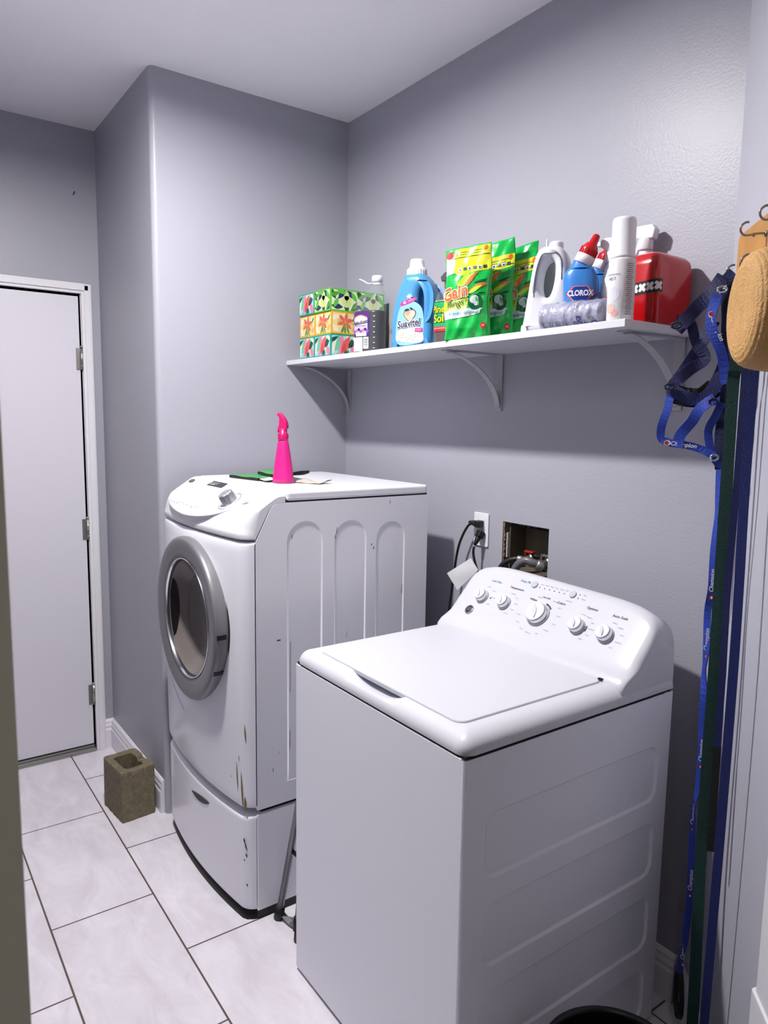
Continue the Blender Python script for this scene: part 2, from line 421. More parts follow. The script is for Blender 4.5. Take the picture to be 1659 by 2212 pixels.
#@@PART2
# ================================================================== PEDESTAL AND DRYER
DX0, DX1, DYB, DYF = .054, .740, -.143, -.775
PZ, DT = .352, 1.312
DXC = (DX0+DX1)/2; DHW = (DX1-DX0)/2
def bulge(u, z, extra):      # how far the front stands out; u in -1..1 across the width
    a = abs(u)
    edge = (1-max(0, (a-.90)/.10)**2)**.5 if a > .90 else 1
    return edge*(.033+.030*(1-a*a)) + extra*(1-a**2.5)
def extra_z(z):
    return .024*sin(pi*min(1, max(0, (z-.352)/(1.18-.352))))**.8
def front_sheet(name, z0, z1, mtl, parent, loc, ex, back=.03, nu=72, nz=40, inset=0, hole=None, lipround=.006):
    # thick curved front: outer sheet + closing edges
    m = MB(); hw = DHW-inset-.0015
    us = [-1+2*i/nu for i in range(nu+1)]
    us = [math.copysign(1-(1-abs(u))**1.35, u) for u in us]
    def pt(u, z, d=0):
        e = 0
        if z < z0+lipround: e = lipround*(1-sqrt(max(0, 1-((z0+lipround-z)/lipround)**2)))
        if z > z1-lipround: e = lipround*(1-sqrt(max(0, 1-((z-z1+lipround)/lipround)**2)))
        return (DXC+u*hw, DYF+inset*.6-bulge(u, z, ex(z))+e+d, z)
    zs = [z0, z0+lipround*.15, z0+lipround*.5, z0+lipround]+[lerp(z0+lipround, z1-lipround, i/nz) for i in range(1, nz)]+[z1-lipround, z1-lipround*.5, z1-lipround*.15, z1]
    W = len(us); vs = [pt(u, z) for z in zs for u in us]
    fs = [(j*W+i, j*W+i+1, (j+1)*W+i+1, (j+1)*W+i) for j in range(len(zs)-1) for i in range(W-1)]
    if hole: fs = [f for f in fs if all(math.hypot(vs[i][0]-hole[0], vs[i][2]-hole[1]) > hole[2] for i in f)]
    m.add(vs, fs, mtl, True)
    for z in (z0, z1):       # bottom and top closing strips
        vs = [pt(u, z) for u in us]+[(DXC+u*hw, DYF+inset*.6+.002, z) for u in us]
        m.add(vs, [(i, i+1, W+i+1, W+i) for i in range(W-1)], mtl)
    return m
ped = thing('dryer_pedestal', 'white drawer pedestal with a black kick base, under the dryer', 'pedestal', (DXC, DYF, 0))
PL = Vector((DXC, DYF, 0))
def part(name, mb, parent, root, **k): return obj(name, mb, parent, origin=root, **k)
m = MB(); m.box((DX0+.002, DYF+.003, .028), (DX1-.001, DYB, PZ-.012), DENAM); m.box((DX0+.02, DYF+.02, PZ-.012), (DX1-.012, DYB-.01, PZ+.003), GAP)
part('pedestal_body', m, ped, PL, bevel=.003)
m = front_sheet('f', .034, PZ-.014, DENAM, None, None, lambda z: 0, inset=.002, lipround=.012)
dr = part('drawer', m, ped, PL)
m = MB()   # finger slot of the drawer, a dark crescent
def dfront(x, z, o):
    u = (x-DXC)/DHW; return (x, DYF-bulge(u, z, 0)-o, z)
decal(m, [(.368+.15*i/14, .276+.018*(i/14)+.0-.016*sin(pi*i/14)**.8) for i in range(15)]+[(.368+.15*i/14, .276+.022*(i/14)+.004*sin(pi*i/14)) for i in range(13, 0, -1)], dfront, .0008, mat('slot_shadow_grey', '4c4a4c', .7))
part('drawer_handle', m, dr, PL)
m = MB()
us = [-1+2*i/48 for i in range(49)]
vs = []
for z in (0.0, .034):
    vs += [(DXC+u*(DHW-.006), DYF+.006-bulge(u, z, 0), z) for u in us]
k = len(us); m.add(vs, [(i, i+1, k+i+1, k+i) for i in range(k-1)], BLACK, True)
m.add(vs[k:]+[(DXC+u*(DHW-.006), DYF+.02, .034) for u in us], [(i, i+1, k+i+1, k+i) for i in range(k-1)], BLACK)
m.box((DX0+.006, DYF+.004, 0), (DX1-.004, DYB-.02, .028), BLACK)
part('kick_base', m, ped, PL)

dry = thing('clothes_dryer', 'white front-loading dryer with a round grey glass door, standing on its pedestal in the corner', 'dryer', (DXC, DYF, PZ))
DL = Vector((DXC, DYF, PZ))
prof = [(DYF+.004, PZ+.003), (DYF+.004, 1.172), (-.722, 1.268), (-.705, 1.2795), (DYB, 1.2795), (DYB, PZ+.003)]
m = MB(); m.prism(prof, DX0, DX1-.012, DENAM, axis='x')
arches = []
for y0, y1, zt in ((-.672, -.548, 1.222), (-.508, -.388, 1.214), (-.352, -.236, 1.200)):
    r = (y1-y0)/2; c = (y0+y1)/2
    arches.append([(c+r*cos(pi*i/16), zt-r+r*sin(pi*i/16)) for i in range(17)]+[(y0, .42), (y1, .42)])
recess_side(m, DX1, prof, arches, .0020, .007, DENAM)
body = part('cabinet', m, dry, DL)
m = MB()   # scratches and scuffs on the side and lower front corner
SCR = mat('scratch', '2c2a2c', .8); RUST = mat('rust_stain', '8a7a48', .8); SMUDGE = mat('smudge', '9a98a0', .7)
for y, z, l, wd in ((-.660, .78, .16, .0012), (-.662, .55, .06, .0014), (-.655, 1.178, .012, .002), (-.50, 1.185, .02, .0015), (-.505, 1.165, .012, .0018), (-.37, 1.13, .006, .003), (-.362, 1.118, .008, .003), (-.46, .85, .02, .0012), (-.30, 1.262, .01, .002), (-.245, .97, .03, .0018), (-.72, .47, .012, .0015), (-.70, .52, .01, .001), (-.70, .87, .004, .012)):
    decal(m, [(y-wd/2, z-l/2), (y+wd/2, z-l/2), (y+wd/2+.001, z+l/2), (y-wd/2+.001, z+l/2)], lambda a, b, o: (DX1+o, a, b), .0006 if abs(z-1.17) < .02 or z > 1.1 or y < -.68 else -.0016, SCR, 1)
def dfr(x, z, o): u = (x-DXC)/DHW; return (x, DYF-bulge(u, z, extra_z(z))-o, z)
for x, z, l, wd, mt in ((.700, .46, .10, .005, RUST), (.718, .42, .13, .005, RUST), (.726, .38, .05, .006, RUST), (.728, .60, .06, .003, RUST), (.71, .52, .02, .002, SCR), (.67, .45, .006, .003, SCR), (.690, .50, .004, .002, SCR)):
    decal(m, leaf(x, z, l, wd, pi/2+.03), dfr, .0008, mt, .05)
part('scratch_marks', m, body, DL)
m = MB()
for x, z, l, wd in ((.726, .245, .035, .003), (.722, .262, .02, .004), (.727, .215, .015, .003), (.728, .12, .012, .003), (.722, .20, .008, .003), (.165, .30, .03, .004), (.195, .298, .015, .003)):
    decal(m, leaf(x, z, l, wd, pi/2+.2), dfront, .0006, SMUDGE if x < .5 else SCR, .05)
part('scratch_marks', m, dr, PL)

m = front_sheet('f', PZ+.012, 1.171, DENAM, None, None, extra_z, lipround=.012, hole=(.418, .888, .200))
# moulded swoosh on the lower left of the front
def ridge(m, pts, r, mt, fn):
    rs = []
    m.tube([fn(a, b, 0) for a, b in pts], r, mt, 6)
ridge(m, catmull([(.115, .590), (.125, .622), (.19, .632), (.28, .600), (.36, .560)], 6), .0025, DENAM, dfr)
fp = part('front_panel', m, dry, DL)
# top console: surface swept over the sloping control area
def console_pt(u, t, o=0):
    a = abs(u); b = bulge(u, 1.175, 0)
    pz = lambda y: 1.2135+(y+.85)*.655
    y4 = DYF-b+.020
    P = [(DYF-b, 1.1775), (DYF-b-.001, 1.192), (DYF-b+.003, 1.204), (DYF-b+.010, lerp(1.212, pz(y4), .5)), (y4, pz(y4)-.001)]+[(lerp(y4, -.712, k), pz(lerp(y4, -.712, k))) for k in (.33, .66, 1)]+[(-.702, 1.3085), (-.692, 1.3110), (-.676, 1.3115)]
    y, z = interp([(i/(len(P)-1),)+p for i, p in enumerate(P)], t)
    # rounded shoulder towards both sides
    e = max(0, (a-.93)/.07); dz = .014*(1-sqrt(max(0, 1-e*e)))*min(1, t*2.2)
    return (DXC+u*(DHW-.001), y, z-dz*1.0-o*0)
m = MB(); us = [math.copysign(1-(1-abs(-1+2*i/72))**1.4, -1+2*i/72) for i in range(73)]
NT = 32; vs = [console_pt(u, j/NT) for j in range(NT+1) for u in us]; W = len(us)
m.add(vs, [(j*W+i, j*W+i+1, (j+1)*W+i+1, (j+1)*W+i) for j in range(NT) for i in range(W-1)], PLAST, True)
for su in (-1, 1):     # end cheeks
    pts = [console_pt(su, j/NT) for j in range(NT+1)]
    inn = [(p[0], DYF+.0035, 1.1775) for p in pts[:6]]
    ch = pts+[(DXC+su*(DHW-.001), -.676, 1.2805), (DXC+su*(DHW-.001), -.705, 1.2805), (DXC+su*(DHW-.001), -.724, 1.269), (DXC+su*(DHW-.001), DYF+.003, 1.1775)]
    m.add(ch, [tuple(range(len(ch)))], PLAST)
vs = [console_pt(u, 0) for u in us]+[(DXC+u*(DHW-.001), DYF+.003, 1.1775) for u in us]
m.add(vs, [(i, i+1, W+i+1, W+i) for i in range(W-1)], PLAST)
con = part('control_console', m, dry, DL)
# frame of the sloping control surface: origin on slope, ex along x, ey up the slope, ez out of it
a_ = Vector((0, -.850, 1.2135)); b_ = Vector((0, -.75, 1.279)); ey = (b_-a_).normalized(); ex = Vector((1, 0, 0)); ez = ex.cross(ey)
def CP(x, v, o): return Vector((x, 0, 0))+a_+ey*v+ez*(o+.004)
def CPM(x, v, o): p = CP(x, v, o); return Matrix(((ex.x, ey.x, ez.x, p.x), (ex.y, ey.y, ez.y, p.y), (ex.z, ey.z, ez.z, p.z), (0, 0, 0, 1)))
m = MB()   # big oval lens of the control panel, standing proud at the front
out = catmull([(.085, .105), (.10, .065), (.17, .030), (.27, .008), (.38, .0), (.48, .010), (.56, .035), (.62, .075), (.64, .12), (.60, .150), (.45, .165), (.25, .165), (.12, .150)], 6, True)
rs = []
for k, (ins, h) in enumerate(((0, -.03), (0, -.004), (.0015, -.001), (.004, 0))):
    cx, cy = .37, .09
    rs.append([CP(cx+(x-cx)*(1-ins/.25), cy+(y-cy)*(1-ins/.09), h) for x, y in out])
m.rings(rs, PLAST, True, (0, 1))
lens = part('control_panel', m, con, DL)
m = MB()
DISP = mat('display_glass', '24242a', .2)
decal(m, [(.275, .145), (.400, .145), (.410, .170), (.290, .170)], CP, .0010, DISP, 1)
for i in range(9): decal(m, rect(.292+.007*i, .162 - (.006 if i % 2 else 0), .005, .003), CP, .0016, WHITEP, 1)
for i in range(7): decal(m, rect(.290+.007*i, .152, .005, .0022), CP, .0016, WHITEP, 1)
decal(m, ell(.128, .150, .022, .010), CP, .0012, mat('dark_badge', '5c5c54', .4), 1)
decal(m, ell(.128, .150, .017, .0065), CP, .0016, mat('badge_inner', '8a8a80', .4, .5), 1)
for i in range(12):
    decal(m, rect(.17+.022*i, .040-.003*sin(i), .011, .0022), CP, .0011, LGREY, 1)
    if i % 3 == 0: decal(m, rect(.178+.022*i, .034, .004, .004), CP, .0011, mat('violet_print', '6a62c8', .5), 1)
ring = ell(.560, .098, .040, .040, 40); ring2 = ell(.560, .098, .038, .038, 40)
m.add([CP(x, y, .0012) for x, y in ring+ring2], [(i, (i+1) % 40, 40+(i+1) % 40, 40+i) for i in range(40)], DGREY)
decal(m, leaf(.650, .110, .030, .010, .5), CP, .0015, LGREY, 1)
part('panel_print', m, con, DL)
m = MB(); KM = CPM(.560, .098, 0)
def flute(r, k, z, n=48, f=0): return [(r*(1+f*cos(8*2*pi*i/n))*cos(2*pi*i/n), r*(1+f*cos(8*2*pi*i/n))*sin(2*pi*i/n), z) for i in range(n)]
m.rings([flute(.026, 0, 0), flute(.0255, 0, .004, f=.02), flute(.0235, 0, .020, f=.045), flute(.022, 0, .030, f=.045), flute(.019, 0, .0325, f=.03)], SILVER, False, (0, 1), M=KM)
part('control_knob', m, con, DL)
# top panel
m = MB()
m.prism(rrect(DX0, -.673, DX1, DYB, .012, 4), 1.2825, DT, DENAM)
part('top_panel', m, dry, DL, bevel=.008, bseg=4)
m = MB(); m.box((DX0+.004, -.676, 1.276), (DX1-.0025, DYB-.004, 1.285), GAP); part('seam', m, dry, DL)
# door: grey ring, rim, glass bowl, dark drum
dc = Vector((.418, 0, .888)); yb = -.850
DM = Matrix.Translation((dc.x, yb, dc.z)) @ Matrix.Rotation(radians(90), 4, 'X')     # local z -> -y (towards the room)
m = MB()
m.lathe([(.256, -.022), (.2605, -.004), (.2615, .008), (.2595, .0165), (.2555, .0205), (.249, .0220), (.230, .0200), (.210, .0175), (.196, .0160), (.193, .0135), (.192, -.03)], GREYRING, 96, M=DM, cap=(0, 0))
ringo = part('door', m, dry, DL)
m = MB(); m.lathe([(.1915, .010), (.1925, .0165), (.1905, .0185), (.1880, .0165), (.1870, .006)], CHROME, 96, M=DM, cap=(0, 0)); part('door_rim', m, ringo, DL)
m = MB(); m.lathe([(.2605, -.06), (.2605, -.021), (.256, -.0215)], GAP, 96, M=DM, cap=(0, 0)); part('door_gasket', m, ringo, DL)
for zz in (.887, .772):
    m = MB()
    ang = math.asin(max(-1, min(1, (zz-dc.z)/.258)))
    M2 = DM @ Matrix.Rotation(ang, 4, 'Z')
    m.box((.2525, -.007, -.012), (.2625, .007, .017), BLACK, M=M2)
    part('hinge_slot', m, ringo, DL)
GLASS = mat('smoked_glass', '7d7978', .06, trans=.0, spec=.8, metal=.0, coat=.6)
BOWL = mat('door_bowl', '6a6361', .22, spec=.45, k=1)
m = MB(); m.lathe([(.187, .010), (.184, .003), (.170, -.012), (.150, -.030), (.130, -.048), (.10, -.060), (.05, -.066), (.001, -.067)], BOWL, 96, M=DM, cap=(0, 0))
part('door_glass', m, ringo, DL)
m = MB(); o1 = [(.1815*cos(a), .1815*sin(a), .0015) for a in [pi+radians(-34+68*i/24) for i in range(25)]]; o2 = [((.1815-.026*sin(pi*i/24)**.6)*cos(a), (.1815-.026*sin(pi*i/24)**.6)*sin(a), .0015-.022*sin(pi*i/24)**.6) for i, a in enumerate([pi+radians(-34+68*i/24) for i in range(25)])]
m.add(o1+o2, [(i, i+1, 26+i, 25+i) for i in range(24)], mat('drum_dark', '0c0b0b', .3), True, M=DM)
m.lathe([(.1335, -.0445), (.1355, -.0425), (.1330, -.0430)], GREYRING, 96, M=DM, cap=(0, 0)); part('drum_window', m, ringo, DL)
m = MB(); 
m.lathe([(.1868, .0098), (.1855, .0065), (.1830, .001)], mat('dark_bezel', '2a2828', .4), 96, M=DM, cap=(0, 0)); part('glass_seal', m, ringo, DL)

# ================================================================== WASHER
WX0, WX1, WYF, WYB, WZ = .978, 1.648, -.772, -.100, .885
WC = (WX0+WX1)/2; WL = Vector((WC, WYF, 0))
was = thing('washing_machine', 'white top-loading washing machine with a row of chrome-trimmed dials, nearest the camera', 'washing machine', (WC, WYF, 0))
m = MB(); m.prism([(WX0, WYF+.005), (WX0+.0015, WYF+.0015), (WX0+.005, WYF), (WX1-.0135, WYF), (WX1-.0135, WYB), (WX0, WYB)], .012, WZ-.004, ENAM2)
for q in ([(WX1-.0135, WYF), (WX1-.005, WYF), (WX1-.0015, WYF+.0015), (WX1, WYF+.005)],): m.add([(a, b, z) for z in (.012, WZ-.004) for a, b in q], [(i, i+1, 5+i, 4+i) for i in range(3)], ENAM2)
recess_side(m, WX1, [(WYF+.005, .012), (WYB, .012), (WYB, WZ-.004), (WYF+.005, WZ-.004)], [rrect(-.712, zb, -.142, zt, .035, 6) for zt, zb in ((.757, .612), (.560, .417), (.364, .222), (.168, .028))], .006, .007, ENAM2, back=.0001)
m.box((WX0+.02, WYF+.02, 0), (WX1-.02, WYB-.02, .012), BLACK)
m.box((WX0+.004, WYF+.004, WZ-.004), (WX1-.004, WYB-.004, WZ+.002), GAP)
wb = part('cabinet', m, was, WL)
# top cover: one moulded sheet with rolled edges and a finger scoop
def cover_z(x, y):
    d = min(x-WX0, WX1-x, y-WYF)
    # round the corners: distance to rounded rect
    qx = abs(x-WC)-((WX1-WX0)/2-.03); qy = -(y-WYF)+.03
    if qx > 0 and qy > 0: d = .03-sqrt(qx*qx+qy*qy)
    d = max(0, d); R = .046
    t = min(1, d/R); z = WZ+.006+.034*sqrt(max(0, 1-(1-t)**2.2))
    # bow of the sides
    fx = (x-1.306)/.105; g = (y+.7325)/.026
    if abs(fx) < 1 and g < 1 and g > -1.25:
        s = (1-abs(fx)**3); gg = max(0, 1-max(0, -g)/1.25) if g < 0 else 1
        z -= .022*s*(gg**.6)
    return z
def axis(a, b, n, k=1.8):
    r = []
    for i in range(n+1):
        t = -1+2*i/n; t = math.copysign(1-(1-abs(t))**k, t); r.append(a+(b-a)*(t+1)/2)
    return r
xs = axis(WX0, WX1, 150, 1.6); ys = [WYF+(WYB-WYF)*(i/170)**1.7 for i in range(171)]
m = MB(); W = len(xs); vs = []
def cxy(x, y):
    # pull the mesh corners onto the rounded outline
    qx = abs(x-WC)-((WX1-WX0)/2-.03); qy = -(y-WYF)+.03
    if qx > 0 and qy > 0:
        r = sqrt(qx*qx+qy*qy); mx_ = max(qx, qy)
        k = mx_/r; qx *= k; qy *= k
        x = WC+math.copysign((WX1-WX0)/2-.03+qx, x-WC); y = WYF+.03-qy
    return x, y
for y in ys:
    for x in xs:
        a, b = cxy(x, y); vs.append((a, b, cover_z(a, b)))
m.add(vs, [(j*W+i, j*W+i+1, (j+1)*W+i+1, (j+1)*W+i) for j in range(len(ys)-1) for i in range(W-1)], ENAM_DIM, True)
bd = [(x, ys[0]) for x in xs]+[(xs[-1], y) for y in ys[1:]]+[(x, ys[-1]) for x in reversed(xs[:-1])]+[(xs[0], y) for y in reversed(ys[1:-1])]
bd = [cxy(*p) for p in bd]; n = len(bd)
vs = [(x, y, cover_z(x, y)) for x, y in bd]+[(x, y, WZ+.002) for x, y in bd]
m.add(vs, [(i, (i+1) % n, n+(i+1) % n, n+i) for i in range(n)], ENAM_DIM, False)
cov = part('top_cover', m, was, WL)
# lid
m = MB(); out = rrect(1.036, -.735, 1.590, -.292, .024, 6)
m.prism(out, .9215, .9290, ENAM_DIM)
lid = part('lid', m, was, WL, bevel=.003, bseg=3)
m = MB(); m.prism(rrect(1.0352, -.7358, 1.5908, -.2912, .0245, 6), .918, .9262, mat('lid_seam_grey', 'd2d8e4', .6))
part('lid_seam', m, lid, WL)
# hinge gap behind the lid
m = MB(); m.box((1.035, -.2895, .924), (1.592, -.2835, .9300), GAP); m.box((1.578, -.2995, .9285), (1.589, -.287, .9312), GAP)
part('hinge_gap', m, was, WL)
# backsplash console
def zt(x):       # height of the top edge
    u = (x-WC)/.335; return .893 + .195*(1-abs(u)**6.5*.18)-.008*u
def con_section(x, sh):
    # sh: shrink towards the core at the ends
    top = zt(x)-.0-sh*1.4
    P = [(-.300+sh*.25, .905), (-.298+sh*.3, .922), (-.288+sh*.5, .936), (-.274+sh*.6, .944), (-.2545+sh*.7, .956)]
    k = top-.014
    for i in range(1, 9):
        z = lerp(.956, k, i/8); y = -.2545+(z-.956)*.11/.12*1.0; P.append((y+sh*.8, z))
    yk = P[-1][0]
    P += [(yk+.006, k+.006), (yk+.014, k+.0105), (yk+.026, k+.012), (min(-.104, yk+.04), k+.009), (-.100, k-.002), (-.098, k-.03), (-.097, .93), (-.097, .890), (-.20, .890), (-.28+sh*.3, .890)]
    return [(x, y, z) for y, z in P]
st = []
ends = [(0, .030), (.002, .020), (.006, .012), (.012, .006), (.022, .002), (.035, 0)]
for d, sh in ends: st.append((WX0+.004+d, sh))
for i in range(1, 24): st.append((lerp(WX0+.039, WX1-.039, i/24), 0))
for d, sh in reversed(ends): st.append((WX1-.004-d, sh))
m = MB(); m.rings([con_section(x, sh) for x, sh in st], ENAM_DIM, True, (1, 1))
wcon = part('control_console', m, was, WL)
# face frame of the console
ca = Vector((0, -.26, .950)); cb = Vector((0, -.15, 1.07)); cey = (cb-ca).normalized(); cez = Vector((1, 0, 0)).cross(cey)
ca = Vector((0, -.2545, .956))
def WP(x, v, o): return Vector((x, 0, 0))+ca+cey*v+cez*o
def zv(z): return (z-.956)/cey.z
def WPM(x, v, o): p = WP(x, v, o); return Matrix(((1, cey.x, cez.x, p.x), (0, cey.y, cez.y, p.y), (0, cey.z, cez.z, p.z), (0, 0, 0, 1)))
dials = ((1.084, 1.016, .0185), (1.174, 1.016, .0185), (1.306, 1.012, .0300), (1.439, 1.012, .0195), (1.526, 1.012, .0200))
for i, (x, z, r) in enumerate(dials):
    v = zv(z-.006); M1 = WPM(x, v, .0005)
    m = MB(); m.lathe([(r*1.14, 0), (r*1.14, .003), (r*1.04, .005)], mat('dial_skirt', 'c9ccd6', .25), 48, M=M1, cap=(0, 1))
    m.lathe([(r*1.0, .006), (r*.985, .0075), (r*.96, .018)], CHROME, 48, M=M1, cap=(0, 0)); m.lathe([(r*.975, .0165), (r*.985, .0175), (r*.955, .0182)], mat('dial_dark_ring', '33353c', .2), 48, M=M1, cap=(0, 0))
    m.lathe([(r*.96, .018), (r*.93, .0205), (r*.88, .0215), (r*.80, .021)], PLAST, 48, M=M1, cap=(0, 1))
    dl = part('dial', m, was, WL)
    m = MB(); m.prism(leaf(0, 0, r*1.55, r*.42, pi/2+.5, 10), .021, .0245, mat('dial_grip', 'e2e4ee', .2), M=M1)
    part('dial_grip', m, dl, WL)
for x, z in ((1.237, 1.069), (1.373, 1.069)):
    m = MB(); m.lathe([(.0105, 0), (.0105, .003), (.009, .0045)], mat('button_grey', 'cfd1d6', .3), 32, M=WPM(x, zv(z), .0003)); part('push_button', m, was, WL)
m = MB(); BM = WPM(1.066, zv(.972), .0004)
m.lathe([(.015, 0), (.015, .002), (.012, .0032)], CHROME, 40, M=BM)
m.lathe([(.012, .0033), (.0118, .0036)], mat('badge_black', '3a3b42', .3), 40, M=BM)
text(m, 'GE', 1.066, zv(.972), .014, WP, .0047, CHROME, bold=.01, shear=.25)
part('maker_badge', m, was, WL)
m = MB()
T = lambda s_, x, z, sz, mt=DGREY, b=.0: text(m, s_, x, zv(z), sz, WP, .0007, mt, bold=b)
T('Load Size', 1.100, 1.054, .0105, BLUEP, .01); T('Temperature', 1.186, 1.050, .0100, DGREY, .01); T('Deep Fill', 1.200, 1.071, .0105, BLUEP, .012)
T('Options', 1.452, 1.050, .0105, DGREY, .012); T('Auto Soak', 1.538, 1.048, .0105, DGREY, .012); T('Colors', 1.355, 1.044, .0100, DGREY, .015); T('Whites', 1.262, 1.036, .0090, DGREY, .015); T('Normal', 1.300, 1.047, .0085, DGREY)
for i in range(6): decal(m, ell(1.258+.0175*i, zv(1.066), .0017, .0017, 10), WP, .0008, BLACKP, 1); T(('Rinse', 'Wash', 'Rinse', 'Spin', 'Drain', 'Lock')[i], 1.262+.0175*i, 1.0735, .0055, LGREY)
decal(m, ell(1.394, zv(1.072), .0017, .0017, 10), WP, .0008, BLACKP, 1); decal(m, ell(1.394, zv(1.064), .0017, .0017, 10), WP, .0008, BLACKP, 1)
T('Start', 1.410, 1.073, .0055, LGREY); T('Pause', 1.412, 1.064, .0055, LGREY); T('Lid Lock', 1.372, 1.053, .0060, LGREY)
decal(m, ell(1.115, zv(1.012), .0024, .0024, 12), WP, .0008, BLACKP, 1)
for k, (x, z, r) in enumerate(dials):      # small words around each dial
    v0 = zv(z-.006); n = (4, 5, 12, 6, 5)[k]; a0, a1 = ((-.5, 1.5), (-.9, 1.3), (-2.9, 2.0), (-.9, 1.6), (-.8, 1.4))[k]
    for i in range(n):
        a = lerp(a0, a1, i/(n-1)); rr = r*1.12+(.016 if k != 2 else .024)
        text(m, ('Light', 'Medium', 'Heavy', 'Warm', 'Cool', 'Delicates')[(i+k) % 6], x+rr*1.12*cos(a), v0+rr*sin(a), .0052, WP, .0007, LGREY)
for x, z, r, a0, a1 in ((1.306, 1.006, .040, .75, 1.45), (1.439, 1.006, .0285, -.25, .35)):
    v0 = zv(z); o1 = ell(x, v0, r, r, 12, 0, a0, a1); o2 = ell(x, v0, r-.004, r-.004, 12, 0, a0, a1)
    m.add([WP(a, b, .0009) for a, b in o1+o2], [(i, i+1, 12+i+1, 12+i) for i in range(11)], BLACKP)
part('console_print', m, was, WL)
#@@PART3
# ================================================================== SHELF
SZ = 1.752
sh = thing('wall_shelf', 'long white wall shelf on three white curved brackets above the dryer and washer', 'shelf', (0, 0, SZ))
SLc = Vector((0, 0, SZ))
m = MB(); m.box((.001, -.283, SZ-.017), (1.588, -.001, SZ), SHELFM); part('board', m, sh, SLc, bevel=.001)
def bracket(x):
    m = MB(); BR = mat('bracket_white', 'bdbcc4', .4)
    m.box((x-.014, -.235, SZ-.020), (x+.014, -.002, SZ-.0172), BR)      # arm under the board
    m.box((x-.014, -.005, SZ-.195), (x+.014, -.0015, SZ-.020), BR)      # plate on the wall
    n = 14; pts = []
    for i in range(n+1):
        t = i/n*pi/2
        pts.append((x, -.215+.205*sin(t)**1.15, SZ-.0225-.160*(1-cos(t))**.85))
    m.ribbon(pts, .022, .0028, BR, [(0, -cos(i/n*pi/2)*.9-.2, -.5-sin(i/n*pi/2)) for i in range(n+1)])
    web = [(p[1], p[2]) for p in pts]
    part('bracket', m, sh, SLc)
for x in (.012+.014, .915, 1.545): bracket(x)

# ------------------------------------------------------------------ helpers for packed goods (local: front looks along -y)
def body_fn(tab, ex=2.6):
    # tab rows: z, centre x, width, depth
    def sec(z): return interp(tab, z)
    def front(x, z, o=0):
        cx, w_, d_ = sec(z); t = min(.999, abs(2*(x-cx)/w_)); return (x, -(d_/2)*(1-t**ex)**(1/ex)-o, z)
    def ring(z, n=40):
        cx, w_, d_ = sec(z); r = []
        for i in range(n):
            a = 2*pi*i/n; c, s_ = cos(a), sin(a)
            r.append((cx+math.copysign(abs(c)**(2/ex), c)*w_/2, math.copysign(abs(s_)**(2/ex), s_)*d_/2, z))
        return r
    return front, ring
def body(m, tab, mt, ex=2.6, step=.006, n=40, cap=(1, 1), z0=None, z1=None):
    front, ring = body_fn(tab, ex)
    a = tab[0][0] if z0 is None else z0; b = tab[-1][0] if z1 is None else z1
    k = max(2, int((b-a)/step)); m.rings([ring(lerp(a, b, i/k), n) for i in range(k+1)], mt, True, cap); return front
def place(name, label, cat, x, y, rot=0, group=None, z=SZ): return thing(name, label, cat, (x, y, z), radians(rot), group)
Gm = lambda n, c, r=.35, **k: mat(n, c, r, **k)

